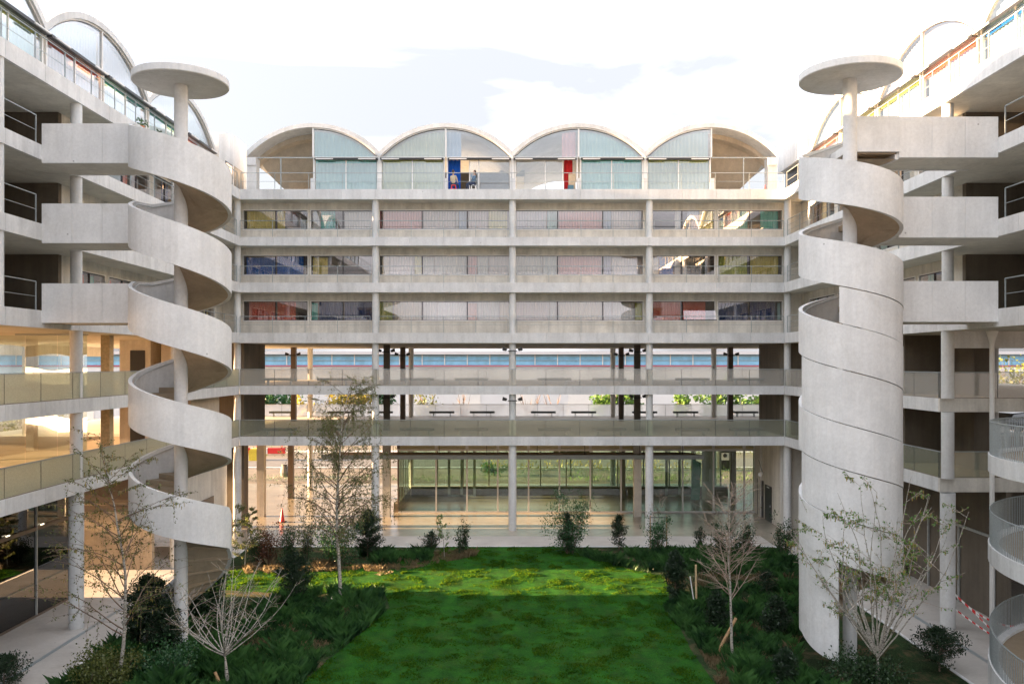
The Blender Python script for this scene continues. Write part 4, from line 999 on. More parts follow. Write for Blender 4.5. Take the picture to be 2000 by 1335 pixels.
# ================================================================== CAR on the lower right deck
def car(loc, rotz, label):
    t = thing('parked_car', label, 'car', loc)
    prof = [(-2.15,.35),(-2.2,.62),(-2.05,.82),(-1.2,.93),(-.35,1.33),(.55,1.40),(1.35,1.22),(1.95,.98),(2.15,.90),(2.2,.45),(2.1,.3),(-2.05,.3)]
    b = MB()
    n = len(prof); ws = (-.86, -.80, .80, .86)
    def wd(z, s): return s * (.88 if z < .95 else .88 - (z - .95) * .55)
    i0 = len(b.v)
    for s in (-1, 1):
        for (x, z) in prof: b.v.append(Vector((x, wd(z, s), z)))
    b.f.append(tuple(range(n))[::-1]); b.f.append(tuple(range(n, 2 * n)))
    for k in range(n): b.f.append((k, (k+1) % n, n + (k+1) % n, n + k))
    OFF[t.name] = Vector((0, 0, 0))
    bo = b.build('body', 'car_paint', t); bv = bo.modifiers.new('bevel', 'BEVEL'); bv.width = .06; bv.segments = 3
    for s in (-1, 1):
        MB().prism([(-1.05, .97), (-.35, 1.27), (.5, 1.34), (1.2, 1.18), (1.25, .97)], s * .885, s * .84, lambda p, c: (p[0], c - s * max(0, (p[1] - .95)) * .52, p[1])).build('side_window', 'glass_dark', t)
        for x in (-1.35, 1.4):
            wv = MB().tube((x, s * .9, .33), (x, s * .68, .33), .33, n=20).build('wheel', 'rubber', t)
            MB().tube((x, s * .905, .33), (x, s * .9, .33), .2, n=12).build('rim', 'aluminium', wv)
    MB().q((-1.12, -.74, .965), (-1.12, .74, .965), (-.38, .62, 1.325), (-.38, -.62, 1.325)).build('windscreen', 'glass_dark', t)
    for s in (-1, 1): MB().box(-2.21, -2.1, s * .75 - .14, s * .75 + .14, .62, .74).build('headlight', 'white_plastic', t)
    t.location = loc; t.rotation_euler = (0, 0, rotz); return t
car((32.4, 55.0, LV['P1'][1]), R_(12), 'dark grey car parked on the right deck behind the ramp')

# ================================================================== BEYOND THE BUILDING
sh = thing('long_shed', 'long low white shed with a blue glazed band and a red line, beyond the street', 'building', (0, 150, 0))
MB().box(-190, 190, 150, 175, 0, 9.85).build('wall', 'shed_wall', sh)
MB().box(-190, 190, 149.9, 150.2, 10.15, 12.0).build('wall', 'shed_blue', sh)
MB().box(-190, 190, 149.8, 175, 9.95, 10.12).build('red_band', 'shed_red', sh)
MB().box(-190, 190, 148.8, 176, 12.05, 12.6).build('roof', 'shed_roof', sh)
src = None
for i in range(95):
    if src is None: src = MB().box(-188, -187.85, 149.7, 149.88, 10.15, 12.0).build('mullion', 'white_frame', sh)
    else: copy_part(src, sh, (i * 4.0, 0, 0))
for zz_ in (10.95, 11.75): MB().box(-190, 190, 149.72, 149.89, zz_, zz_ + .07).build('transom', 'grey_metal', sh)
src = None
for i in range(38):
    if src is None: src = MB().box(-186, -182, 149.86, 149.98, .5, 9.0).build('wall_panel', 'white_wall', sh)
    else: copy_part(src, sh, (i * 9.8, 0, 0))
wb = thing('site_barrier', 'red and white water-filled barrier with mesh fence across the street, seen past the left columns', 'barrier', (-28, 97, 0))
for i in range(6): MB().box(-38 + i * 2.0, -36.04 + i * 2.0, 96.8, 97.2, .1, .75).build('barrier_block', 'red_plastic' if i % 2 else 'white_plastic', wb)
for i in range(5): MB().tube((-38 + i * 2.9, 97, 0), (-38 + i * 2.9, 97, 2.6), .04).build('post', 'red_plastic', wb)
for z in (1.2, 1.7, 2.5): MB().tube((-38, 97, z), (-26.2, 97, z), .03).build('rail', 'white_plastic', wb)
t = thing('grit_bin', 'yellow bin standing on the street left of the columns', 'bin', (-27.6, 91, 0))
MB().box(-28.2, -26.9, 90.5, 91.5, 0, 1.0).build('body', 'yellow_plastic', t); MB().prism([(-28.25, 1.0), (-26.85, 1.0), (-27.1, 1.3), (-28.0, 1.3)], 90.45, 91.55, lambda p, c: (p[0], c, p[1])).build('lid', 'yellow_plastic', t)
def litter_bin(x, y, label):
    t = thing('litter_bin', label, 'bin', (x, y, 0), 'dark recycling bins across the street')
    MB().box(x - .55, x + .55, y - .4, y + .4, .1, 2.0).build('body', 'black_paint', t); MB().box(x - .4, x + .4, y - .43, y - .41, 1.05, 1.75).build('panel', 'aluminium', t)
    MB().tube((x, y - .46, 1.5), (x, y - .43, 1.5), .2, n=14).build('hatch', 'black_paint', t)
    return t
litter_bin(20.7, 92.5 - 10, 'dark recycling bin across the street, the left of two'); litter_bin(24.6, 92.5 - 10, 'dark recycling bin across the street, the right of two')

# ================================================================== VEGETATION
def tri_cloud(name, pts, size, mat, parent, loc=(0,0,0), asp=.5, down=0.0, rng=None, kind=True):
    """leaf quads (diamonds) at pts"""
    rng = rng or np.random.default_rng(3); P = np.array([tuple(p) for p in pts], dtype=np.float64)
    n = len(P)
    if n == 0: return None
    a = rng.normal(size=(n, 3)); a[:, 2] -= down * 2; a /= np.linalg.norm(a, axis=1)[:, None] + 1e-9
    b = rng.normal(size=(n, 3)); b -= (b * a).sum(1)[:, None] * a; b /= np.linalg.norm(b, axis=1)[:, None] + 1e-9
    s = size * (.6 + .8 * rng.random(n))[:, None]
    V = np.empty((n, 4, 3)); V[:, 0] = P; V[:, 1] = P + a * s * .5 + b * s * asp * .5; V[:, 2] = P + a * s; V[:, 3] = P + a * s * .5 - b * s * asp * .5
    V = V.reshape(-1, 3) - np.array(tuple(loc))
    me = bpy.data.meshes.new(name); me.vertices.add(4 * n); me.vertices.foreach_set('co', V.ravel())
    me.loops.add(4 * n); me.loops.foreach_set('vertex_index', np.arange(4 * n, dtype=np.int32))
    me.polygons.add(n); me.polygons.foreach_set('loop_start', np.arange(0, 4 * n, 4, dtype=np.int32)); me.update(calc_edges=True); me.validate()
    me.materials.append(MATS[mat]); o = bpy.data.objects.new(name, me); COL.objects.link(o)
    if parent: o.parent = parent
    else: o.location = loc
    return o
def tree(loc, h, label, cat='tree', name='birch_tree', bark='birch_bark', twig='twig_pale', leaf='leaf_birch', spread=.35, r=.06, clear=.25, nbr=26, up=.9, weep=.0, leaves=1500, lsize=.05, catk=0, hang=0, seed=1, stems=1, side_len=.38, twign=6, lean=0.0, leaf_top=1.0, group=None):
    rg = random.Random(seed); t = thing(name, label, cat, loc, group); L0 = Vector(loc)
    tr = MB(); tw = MB(); lp_ = []; ck = []; hs = []
    def grow(p, d, length, rad, depth):
        seg = max(3, int(length / .22)) if depth < 2 else 4; q = Vector(p); dd = Vector(d).normalized(); pts = [(Vector(q), rad)]
        for k in range(seg):
            sg_ = .028 if depth == 0 else .07
            dd = (dd + Vector((rg.gauss(0, sg_), rg.gauss(0, sg_), rg.gauss(0, .05))) + Vector((0, 0, (up * .06 if depth == 1 else .0) - (weep * .28 * (k / seg) if depth >= 1 else 0)))).normalized()
            q = q + dd * (length / seg); pts.append((Vector(q), rad * (1 - .8 * (k + 1) / seg)))
        mb = tr if depth == 0 or (depth == 1 and stems > 1) else tw
        for (a, ra), (b_, rb) in zip(pts[:-1], pts[1:]): mb.tube(a, b_, max(ra, .004), max(rb, .0035), 8 if depth == 0 else (5 if depth == 1 else 3), False)
        return pts
    def dress(pts, depth):
        for (a, _), (b_, _) in zip(pts[:-1], pts[1:]):
            for _k in range(2): lp_.append(a.lerp(b_, rg.random()) + Vector((rg.gauss(0, .02), rg.gauss(0, .02), rg.gauss(0, .02))))
            if rg.random() < .25: ck.append(a.lerp(b_, rg.random()))
    def branches(pts, n, length, rad, clear_):
        m_ = len(pts)
        for i in range(n):
            f = clear_ + (1 - clear_) * ((i + rg.random()) / n); k = min(m_ - 2, int(f * (m_ - 1))); a = pts[k][0].lerp(pts[k + 1][0], rg.random())
            az = rg.random() * 6.283; tilt = up * (.5 + .5 * rg.random()); ln = length * (1.05 - .65 * f) * (.7 + .5 * rg.random())
            d = Vector((math.cos(az), math.sin(az), tilt)); bp = grow(a, d, ln, rad * (1.1 - .7 * f), 1); dress(bp[len(bp)//2:], 1)
            for j in range(int(hang * (1.25 - f) + .5)):
                q0 = bp[rg.randint(len(bp) // 3, len(bp) - 1)][0]; q = Vector(q0); L_ = rg.uniform(.3, 1.2); dx = Vector((math.cos(az), math.sin(az), 0)) * .1 * rg.random()
                for z_ in range(5):
                    q2 = q + Vector((rg.gauss(0, .03), rg.gauss(0, .03), -L_ / 5)) + dx * (1 - z_ / 4); tw.tube(q, q2, .004, .003, 3, False)
                    for _k in range(4): hs.append(q.lerp(q2, rg.random()) + Vector((rg.gauss(0, .03), rg.gauss(0, .03), 0)))
                    q = q2
            for j in range(twign):
                kk = rg.randint(1, len(bp) - 2); az2 = az + rg.gauss(0, .8); tp_ = grow(bp[kk][0], Vector((math.cos(az2), math.sin(az2), tilt * .7 + rg.gauss(0, .25))), ln * (.3 + .3 * rg.random()), .008, 2); dress(tp_, 2)
                if twign > 4:
                    kk = rg.randint(1, len(tp_) - 2); az3 = az2 + rg.gauss(0, 1); t3 = grow(tp_[kk][0], Vector((math.cos(az3), math.sin(az3), .2)), ln * .2, .005, 3); dress(t3, 3)
    if stems == 1:
        pts = grow(L0, (lean, 0, 1), h, r, 0); branches(pts, nbr, h * side_len, r * .38, clear)
    else:
        base = grow(L0, (lean, 0, 1), h * clear, r, 0)
        tr.v and None
        for i in range(stems):
            az = 6.283 * i / stems + rg.random() * .5; tl = rg.uniform(.25, 1.1) * spread
            pts = grow(base[-1][0] - Vector((0, 0, rg.random() * .15)), (math.cos(az) * tl, math.sin(az) * tl, 1), h * (1 - clear) * rg.uniform(.7, 1.05), r * .26, 1 if i else 0)
            dress(pts[len(pts)//2:], 1)
            branches(pts, max(3, nbr // stems), h * side_len * .6, r * .16, .25)
    tr.build('trunk', bark, t, smooth=True, fix=False); tw.build('branches', twig, t, fix=False)
    rg.shuffle(lp_); rg.shuffle(hs)
    lp_ = (hs + lp_) if hang else lp_
    if leaves: 
        o = tri_cloud('leaves', lp_[:leaves], lsize, leaf, t, loc, .55, .4, np.random.default_rng(seed))
        if o: stuff(o)
    if catk:
        rg.shuffle(ck); cm = MB()
        for p in ck[:catk]: cm.tube(p, p - Vector((rg.gauss(0, .01), 0, .09 + rg.random() * .05)), .012, .008, 4)
        if cm.v: stuff(cm.build('catkins', 'catkin', t, fix=False))
    return t
g = gpt
tree((-12.55, 27.0, 0), 7.4, 'sparse young birch with drooping twigs in front of the left staircase', weep=.75, nbr=34, leaves=4200, lsize=.07, hang=2, seed=3, side_len=.46, r=.07, clear=.22, twign=6, twig='bark_brown', leaf='leaf_olive', catk=200)
tree((-9.15, 27.2, 0), 4.4, 'small pruned birch with bare pale branches fanning out at bottom left', stems=20, spread=1.7, nbr=84, leaves=260, lsize=.05, seed=5, r=.085, clear=.26, twign=3, side_len=.42, bark='birch_bark', leaf='leaf_fresh')
tree(tuple(g(432, 1240)), 4.9, 'thin birch with a yellowish top behind the pruned birch', nbr=16, leaves=1200, lsize=.065, seed=8, r=.04, clear=.55, side_len=.22, leaf='leaf_olive', twign=5, catk=60)
tree(tuple(g(667, 1186)), 9.3, 'tall weeping birch left of centre with black-marked white trunk', weep=.8, nbr=58, leaves=21000, lsize=.068, hang=14, seed=11, side_len=.37, r=.085, clear=.28, twign=5, twig='bark_brown', leaf='leaf_olive', up=.95, lean=-.02)
tree(tuple(g(1431, 1291)), 6.0, 'slender bare birch propped by a slanting wooden stake', nbr=46, leaves=150, lsize=.05, seed=14, side_len=.40, r=.055, clear=.34, twign=6, up=1.1, lean=-.05)
tree((11.65, 26.9, 0), 6.9, 'many-stemmed birch with catkins in front of the closed drum staircase', stems=22, spread=.95, nbr=95, leaves=3200, lsize=.08, seed=21, r=.11, clear=.17, twign=5, side_len=.40, leaf='leaf_fresh', catk=420, bark='birch_bark')
tree(tuple(g(1283, 1068)), 3.0, 'young birch tied between two posts by the paving', nbr=18, leaves=200, lsize=.05, seed=23, side_len=.4, r=.03, clear=.4, twign=4, up=1.2, leaf='leaf_dark')
tree(tuple(g(-120, 1345)), 5.2, 'birch twigs reaching in at the far left edge', nbr=24, leaves=900, lsize=.06, seed=25, side_len=.42, weep=.6, r=.05, clear=.3, twig='bark_brown')
tree(tuple(g(478, 1110)), 2.9, 'yellow-green young tree beside the left corner column', nbr=22, leaves=2600, lsize=.085, seed=31, side_len=.36, r=.03, clear=.2, twign=6, leaf='leaf_olive')
tree(tuple(g(868, 1088)), 2.3, 'airy light-leaved sapling at the lawn edge left of the middle column', nbr=18, leaves=900, lsize=.075, seed=33, side_len=.26, r=.02, clear=.25, twign=4, leaf='leaf_fresh', up=1.4, name='sapling')
tree(tuple(g(1415, 1078)), 2.2, 'thin leafless shrub at the back border right of centre', nbr=20, leaves=100, lsize=.06, seed=35, side_len=.45, r=.02, clear=.05, twign=4, twig='bark_brown', name='sapling', leaf='leaf_red')
def shrub(px, py, wpx, hpx, kind, label, leaf='leaf_dark', n=900, seed=1, size=None, name='shrub'):
    base = gpt(px, py); s = F / base.y; wd = wpx / s; h = hpx / s; rg = np.random.default_rng(seed); t = thing(name, label, 'shrub', tuple(base)); pts = []
    st = MB(); ph = rg.random(8) * 6.283
    if kind == 'conifer':      # sprays rising on many side shoots
        st.tube(base, base + Vector((0, 0, h * .92)), .03, .008, 6)
        for i in range(int(38 + h * 20)):
            f = rg.random() ** .8; z = h * (.05 + .93 * f); az = rg.random() * 6.283
            prof = math.sin(min(1, (f * .9 + .12)) * math.pi) ** .7 * (1 - .35 * f); ln = wd * .5 * prof * rg.uniform(.75, 1.25) + .05
            d = Vector((math.cos(az), math.sin(az), .45)); p0 = base + Vector((0, 0, z)); p1 = p0 + d * ln; st.tube(p0, p1, .01, .004, 3, False)
            m_ = int(n / 45)
            for k in range(m_): q = p0.lerp(p1, rg.uniform(.15, 1.05)); pts.append(q + Vector(rg.normal(size=3)) * .035 * (1 + wd * .5))
    else:                      # leafy: several shoots with leaf clusters
        for i in range(int(7 + wd * 4)):
            az = rg.random() * 6.283; top = base + Vector((math.cos(az) * wd * .5 * rg.uniform(.2, 1), math.sin(az) * wd * .5 * rg.uniform(.2, 1), h * rg.uniform(.55, 1.05)))
            b0 = base + Vector((math.cos(az) * wd * .08, math.sin(az) * wd * .08, 0)); mid = b0.lerp(top, .5) + Vector(rg.normal(size=3)) * .06 * wd
            st.tube(b0, mid, .016, .01, 4, False).tube(mid, top, .01, .004, 4, False)
            for cl in range(9):
                f = rg.uniform(.15, 1); c = (b0.lerp(mid, f * 2) if f < .5 else mid.lerp(top, f * 2 - 1)) + Vector(rg.normal(size=3)) * wd * .09
                for k in range(max(3, int(n / 60))): pts.append(c + Vector(rg.normal(size=3)) * (.04 + wd * .05))
    st.build('stems', 'bark_brown', t, fix=False)
    stuff(tri_cloud('foliage', pts, size or (.10 if kind == 'conifer' else .085), leaf, t, tuple(base), .35 if kind == 'conifer' else .6, -.3, rg))
    return t
S = shrub
S(527, 1100, 60, 75, 'leafy', 'red-brown leafed shrub below the traffic cone', 'leaf_red', 1100, 1)
S(503, 1098, 40, 50, 'leafy', 'low dark shrub left of the red-brown one', 'leaf_dark', 900, 2)
S(563, 1100, 48, 75, 'leafy', 'dark broad-leaved shrub between the red-brown shrub and the birch', 'leaf_dark', 900, 3)
S(597, 1090, 34, 85, 'leafy', 'narrow upright dark shrub under the weeping birch', 'leaf_dark', 900, 4)
S(655, 1105, 90, 105, 'leafy', 'wide green bush behind the white birch trunk', 'leaf_mid', 2200, 5)
S(718, 1090, 62, 95, 'conifer', 'spiky black-green conifer right of the white birch trunk', 'leaf_conifer', 5500, 6)
S(577, 1180, 78, 100, 'conifer', 'dark yew on the sunlit strip of lawn at left', 'leaf_conifer', 6000, 7)
S(288, 1262, 105, 135, 'conifer', 'large dark yew at the foot of the left staircase', 'leaf_conifer', 6500, 8, size=.12)
S(322, 1290, 70, 110, 'conifer', 'dark conifer right in front of the left stair column', 'leaf_conifer', 5000, 9, size=.11)
S(402, 1215, 80, 110, 'leafy', 'dark shrub under the last turn of the left staircase', 'leaf_dark', 4200, 10)
S(843, 1082, 40, 42, 'conifer', 'small dark spiky shrub left of the airy sapling', 'leaf_conifer', 1000, 11)
S(902, 1085, 30, 76, 'leafy', 'slim dark shrub right of the airy sapling', 'leaf_dark', 1000, 12)
S(1113, 1080, 84, 122, 'leafy', 'big fresh green shrub against the paving right of the middle column', 'leaf_mid', 2600, 13)
S(1108, 1082, 30, 80, 'conifer', 'narrow black conifer inside the big green shrub', 'leaf_conifer', 1400, 14)
S(1209, 1074, 34, 66, 'conifer', 'upright dark yew by the paving between green shrub and tied birch', 'leaf_conifer', 2000, 15)
S(1284, 1078, 46, 66, 'leafy', 'green shrub at the foot of the tied young birch', 'leaf_mid', 1300, 16)
S(1368, 1072, 26, 42, 'conifer', 'little dark conifer right of the two posts', 'leaf_conifer', 700, 17)
S(1405, 1085, 36, 66, 'leafy', 'dark shrub directly behind the propped birch', 'leaf_dark', 1000, 18)
S(1444, 1090, 60, 72, 'leafy', 'broad dark shrub right of the propped birch', 'leaf_dark', 1500, 19)
S(1461, 1085, 22, 62, 'leafy', 'rusty red shoot beside the broad dark shrub', 'leaf_red', 400, 20)
S(1531, 1090, 46, 78, 'leafy', 'dark shrub by the right corner column', 'leaf_dark', 1200, 21)
S(1319, 1172, 42, 95, 'conifer', 'dark column-shaped yew on the right lawn edge', 'leaf_conifer', 5500, 22)
S(1399, 1237, 44, 80, 'conifer', 'black-green yew left of the propped birch trunk', 'leaf_conifer', 5500, 23)
S(1517, 1252, 50, 85, 'conifer', 'dark yew left of the closed stair drum', 'leaf_conifer', 5500, 24)
S(1497, 1165, 40, 50, 'conifer', 'small dark yew in the right border behind the others', 'leaf_conifer', 1400, 25)
S(1534, 1345, 44, 75, 'conifer', 'dark yew at the bottom edge right of centre', 'leaf_conifer', 5500, 26)
S(1835, 1310, 100, 80, 'conifer', 'spreading dark yew beside the right paving path', 'leaf_conifer', 3200, 27)
S(8, 1345, 90, 60, 'conifer', 'dark yew in the bottom left corner', 'leaf_conifer', 2400, 28)
S(1690, 1340, 150, 50, 'leafy', 'low dark undergrowth shrub around the many-stemmed birch', 'leaf_dark', 2400, 29)
S(1762, 1120, 60, 60, 'leafy', 'fresh green sprig at the right of the stair drum', 'leaf_fresh', 600, 30)
S(200, 1345, 130, 60, 'leafy', 'yellow-green bush at the foot of the left birch', 'leaf_olive', 3000, 31)
S(330, 1330, 130, 60, 'leafy', 'mid green bush right of the left birch', 'leaf_mid', 3000, 32)
# long grass beds
def blades(name, polys, n, hmin, hmax, mat, seed, wd=.02, label=None, cat='grass', lean=.45):
    rg = np.random.default_rng(seed); xs = []; ys = []
    for poly, frac in polys:
        P = [(gpt(*p).x, gpt(*p).y) for p in poly]; x0, x1 = min(p[0] for p in P), max(p[0] for p in P); y0, y1 = min(p[1] for p in P), max(p[1] for p in P); m_ = int(n * frac); c = 0; tries = 0
        while c < m_ and tries < m_ * 6:
            tries += 1; x = rg.uniform(x0, x1); y = rg.uniform(y0, y1)
            if abs(x) < 14.85 and y < 47.95 and inside(P, x, y) and noise.noise(Vector((x * .9, y * .9, seed))) + .7 * noise.noise(Vector((x * 2.7, y * 2.7, seed))) > -.20 + rg.random() * .25: xs.append(x); ys.append(y); c += 1
    n = len(xs); X = np.array(xs); Y = np.array(ys); H = rg.uniform(hmin, hmax, n) * (1 + .5 * np.sin(X * 2.1) * np.sin(Y * 1.7)) * np.array([1 + .9 * noise.noise(Vector((a_ * 1.6, b_ * 1.6, 3.3))) for a_, b_ in zip(X, Y)]); a = rg.random(n) * 6.283; b = rg.random(n) * 6.283; w_ = wd * rg.uniform(.6, 1.3, n)
    V = np.empty((n, 4, 3)); V[:, 0] = np.stack([X - np.cos(a) * w_, Y - np.sin(a) * w_, np.zeros(n)], 1); V[:, 1] = np.stack([X + np.cos(a) * w_, Y + np.sin(a) * w_, np.zeros(n)], 1)
    l1 = H * lean * .35; V[:, 2] = np.stack([X + np.cos(a) * w_ * .7 + np.cos(b) * l1, Y + np.sin(a) * w_ * .7 + np.sin(b) * l1, H * .62], 1)
    l2 = H * lean * rg.uniform(.5, 1.6, n); V[:, 3] = np.stack([X + np.cos(b) * l2, Y + np.sin(b) * l2, H * .95], 1)
    V = V.reshape(-1, 3); me = bpy.data.meshes.new(name); me.vertices.add(4 * n); me.vertices.foreach_set('co', V.ravel())
    idx = np.arange(0, 4 * n, 4)[:, None] + np.array([0, 1, 2, 0, 2, 3]); me.loops.add(6 * n); me.loops.foreach_set('vertex_index', idx.ravel().astype(np.int32))
    me.polygons.add(2 * n); me.polygons.foreach_set('loop_start', np.arange(0, 6 * n, 3, dtype=np.int32)); me.update(calc_edges=True); me.validate()
    me.materials.append(MATS[mat]); o = bpy.data.objects.new(name, me); COL.objects.link(o); stuff(o); tag(o, label, cat); return o
beds = [([(330,1335),(430,1240),(480,1190),(620,1160),(745,1160),(760,1190),(690,1250),(600,1320),(560,1400),(300,1400)], .36),
        ([(700,1082),(850,1078),(840,1100),(740,1110)], .06), ([(1130,1085),(1310,1075),(1560,1080),(1560,1128),(1300,1122),(1200,1108)], .16),
        ([(1290,1190),(1330,1160),(1560,1140),(1565,1300),(1640,1345),(1650,1400),(1480,1400),(1360,1260)], .30), ([(120,1345),(250,1240),(420,1170),(430,1230),(330,1335),(320,1400),(60,1400)], .12)]
blades('long_grass', beds, 95000, .15, .48, 'grass_long', 5, .009, 'long dark green grass filling the planting beds on both sides of the lawn')
blades('dry_grass', [([(430,1240),(600,1180),(740,1180),(640,1280),(460,1330)], .35), ([(1400,1180),(1560,1150),(1560,1290),(1420,1240)], .35), ([(700,1110),(900,1075),(940,1085),(860,1100),(740,1125)], .3), ([(1360,1260),(1440,1200),(1500,1290),(1480,1345),(1400,1335)], .3), ([(470,1104),(700,1100),(760,1112),(480,1122)], .25), ([(1290,1128),(1550,1122),(1550,1150),(1320,1150)], .15)], 20000, .06, .26, 'grass_dry', 6, .008, 'dry straw-coloured grass tufts at the lawn edges')
blades('short_grass', [(lawn_px, 1.0)], 110000, .035, .08, 'lawn_blade', 7, .017, 'short mown grass covering the courtyard lawn', lean=.8)
# stakes
def stake(p0, p1, r, label, mat='timber', name='stake', group=None):
    o = MB().tube(p0, p1, r, r * .95, 10).build(name, mat, loc=tuple(p0)); tag(o, label, 'stake', group); return o
a = g(1398, 1280); stake(a, a + Vector((.72, .0, 1.35)), .055, 'slanting round wooden stake propping the bare birch')
a = g(1360, 1190); stake(a, a + Vector((-.02, 0, 1.9)), .045, 'upright brown wooden stake in the right border', 'timber_pale')
a = g(1358, 1192); stake(a, a + Vector((-.22, 0, 1.45)), .025, 'thin pale stick leaning beside the brown stake', 'white_wall')
a = g(795, 1085); stake(a, a + Vector((0, 0, .75)), .035, 'short white stick in the grass left of the sapling', 'white_wall')
a = g(435, 1345); stake(a, a + Vector((-.25, 0, .55)), .05, 'short slanting wooden stake at the foot of the pruned birch')
for px, l_ in ((1270, 'left'), (1302, 'right')):
    a = g(px, 1070); stake(a, a + Vector((0, 0, 1.85)), .035, '%s of the two brown posts holding the tied young birch' % l_)
a = g(1270, 1070); stake(a + Vector((0, -.05, 1.75)), a + Vector((.96, -.05, 1.75)), .02, 'dark strap bar between the two brown posts', 'dark_metal', 'tie_bar')
t = thing('garden_spotlight', 'small lit spotlight on the ground left of the white birch trunk', 'spotlight', tuple(g(648, 1180)))
a = g(648, 1180); MB().tube(a, a + Vector((-.02, 0, .22)), .03, n=8).build('stem', 'galvanised', t); MB().tube(a + Vector((-.03, 0, .22)), a + Vector((.05, -.08, .32)), .05, .06, 10).build('lamp_head', 'galvanised', t)
MB().tube(a + Vector((.05, -.08, .32)), a + Vector((.054, -.086, .326)), .055, n=10).build('lens', 'lamp_glow', t)

# greenery beyond the building
def far_bush(px, s, zb, wpx, hpx, leaf, label, n, seed, name='bush', cat='bush', grp=None, gap=.0, size=.5):
    X = (px - 1000) / s; Y = F / s; wd = wpx / s; h = hpx / s; rg = np.random.default_rng(seed); t = thing(name, label, cat, (X, Y, 0), grp); base = Vector((X, Y, 0))
    st = MB(); pts = []; nb = 11
    st.tube(base, base + Vector((0, 0, h * .45)), .16, .1, 7)
    for i in range(nb):
        az = rg.random() * 6.283; tip = base + Vector((math.cos(az) * wd * .5 * rg.uniform(.3, 1), math.sin(az) * wd * .4, h * rg.uniform(.5, 1))); p0 = base + Vector((0, 0, h * rg.uniform(.2, .45))); st.tube(p0, tip, .07, .02, 4, False)
        for j in range(5):
            c = p0.lerp(tip, rg.uniform(.4, 1.05)) + Vector(rg.normal(size=3)) * wd * .06
            st.tube(p0.lerp(tip, .6), c, .03, .012, 3, False)
            for k in range(int(n / 55)): pts.append(c + Vector(rg.normal(size=3)) * wd * .055)
    st.build('trunk', 'bark_brown', t, fix=False)
    if pts: stuff(tri_cloud('foliage', pts, size, leaf, t, (X, Y, 0), .7, 0, rg))
    return t
FB = far_bush; GT = 'trees along the street behind the building'
FB(545, 14, 0, 120, 115, 'leaf_mid', 'dark green tree at the left end beyond the street', 1500, 41, 'tree', 'tree', GT)
FB(480, 14.5, 0, 100, 120, 'leaf_mid', 'green tree partly hidden by the left corner columns', 1300, 42, 'tree', 'tree', GT)
FB(612, 15, 0, 80, 100, 'leaf_yellow', 'yellow flowering shrub seen over the lower deck', 1400, 43)
FB(690, 14, 0, 120, 112, 'leaf_yellow', 'yellow-green tree behind the weeping birch', 1300, 44, 'tree', 'tree', GT)
FB(745, 14, 0, 60, 110, 'leaf_mid', 'green tree right beside the left round column', 900, 45, 'tree', 'tree', GT)
FB(838, 15, 0, 75, 112, 'leaf_olive', 'sparse pale green tree left of the middle column', 420, 46, 'tree', 'tree', GT, size=.35)
FB(905, 15, 0, 75, 110, 'leaf_olive', 'leafless tree left of the middle column', 40, 47, 'tree', 'tree', GT)
FB(1035, 15, 0, 70, 110, 'leaf_olive', 'leafless tree right of the middle column', 50, 48, 'tree', 'tree', GT)
FB(1082, 15, 0, 55, 108, 'leaf_olive', 'second leafless tree right of the middle column', 30, 49, 'tree', 'tree', GT)
FB(1178, 14.5, 0, 70, 112, 'leaf_fresh', 'bright green tree left of the right pillars', 1300, 50, 'tree', 'tree', GT)
FB(1225, 14.5, 0, 70, 112, 'leaf_fresh', 'bright green tree behind the right pillars', 1100, 51, 'tree', 'tree', GT)
FB(1335, 15, 0, 40, 108, 'leaf_fresh', 'narrow green tree right of the right round column', 600, 52, 'tree', 'tree', GT)
FB(1400, 14.5, 0, 90, 112, 'leaf_fresh', 'light green tree near the right end of the decks', 1200, 53, 'tree', 'tree', GT)
FB(1465, 14.5, 0, 90, 115, 'leaf_fresh', 'green tree at the right end of the decks', 1200, 54, 'tree', 'tree', GT)
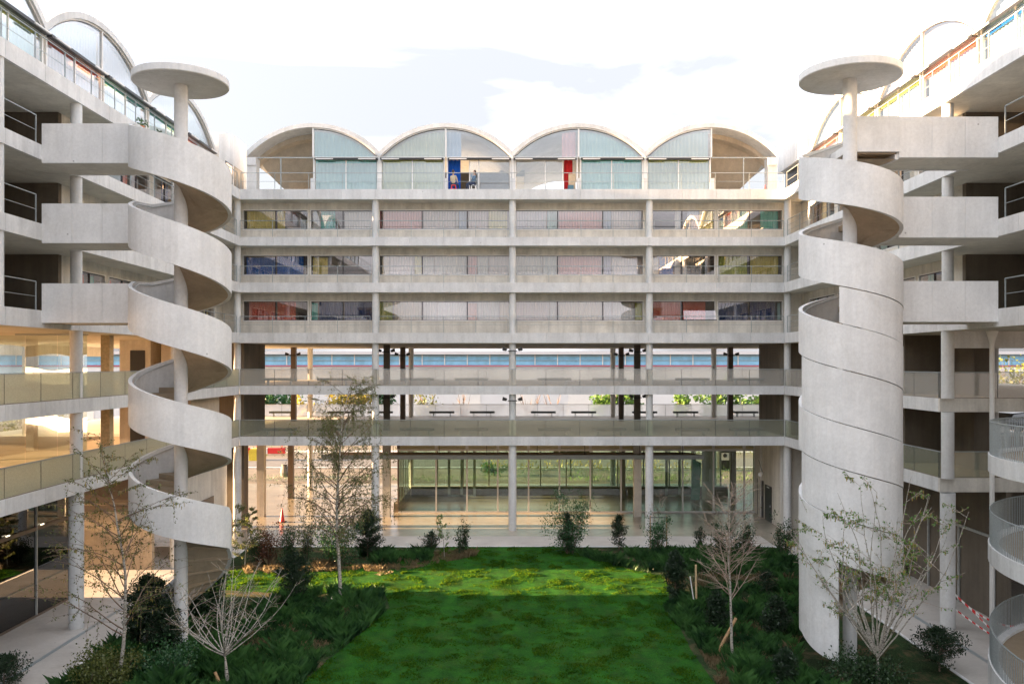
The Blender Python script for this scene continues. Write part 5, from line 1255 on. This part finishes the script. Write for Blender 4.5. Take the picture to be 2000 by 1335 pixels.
FB(1975, 13, 0, 200, 150, 'leaf_olive', 'pale tree on the skyline at the far right', 1600, 55, 'tree', 'tree', GT)
FB(420, 14, 0, 120, 105, 'leaf_olive', 'olive green tree seen through the left deck', 1200, 56, 'tree', 'tree', GT)
FB(60, 14, 0, 160, 90, 'leaf_olive', 'olive green bush behind the left wing', 1200, 57)
rb = thing('street_sign', 'green rectangular board on a post across the street', 'sign', (5.6, 78, 0))
MB().tube((5.4, 78, 0), (5.4, 78, 3.2), .09).build('post', 'dark_metal', rb); MB().box(3.8, 7.2, 77.85, 77.92, 1.6, 2.9).build('board', 'leaf_olive', rb)
FB(965, 21, 0, 60, 22, 'leaf_mid', 'low green hedge seen through the hall glass at centre', 700, 60, 'hedge', 'hedge', size=.16)
def strip(x0, x1, y0, y1, h, mat, n, seed, label, name='planting'):
    rg = np.random.default_rng(seed); pts = [(rg.uniform(x0, x1), rg.uniform(y0, y1), abs(rg.normal()) * h * .5) for _ in range(n)]
    o = tri_cloud(name, pts, h * .32, mat, None, ((x0 + x1) / 2, (y0 + y1) / 2, 0), .3, -1.2, rg); stuff(o); tag(o, label, 'plants'); return o
strip(-26, -2, 74.2, 76.5, .45, 'leaf_mid', 1300, 61, 'low green ground plants left, just outside the rear of the hall')
strip(5, 32, 74.2, 76, .6, 'leaf_fresh', 1500, 62, 'fresh green ground plants right, just outside the rear of the hall')
strip(-3, 40, 79.5, 82.5, .45, 'leaf_mid', 2200, 63, 'hedge-like green planting along the far side of the lane')
strip(-3, 22, 82.4, 83.4, .9, 'leaf_yellow', 700, 64, 'yellow reeds behind the green planting')
strip(-60, 60, 94, 98.5, .8, 'leaf_olive', 2500, 65, 'rough grass verge beyond the road')
for (x, y, l_) in ((-21, 78, 'grey stone bollard on the sand left of the birch'), ):
    t = thing('urn', l_, 'bollard', (x, y, 0)); MB().tube((x, y, 0), (x, y, .35), .3, .42, 14).tube((x, y, .35), (x, y, .95), .42, .3, 14).tube((x, y, .95), (x, y, 1.15), .2, .3, 14).build('body', 'room_mid', t)
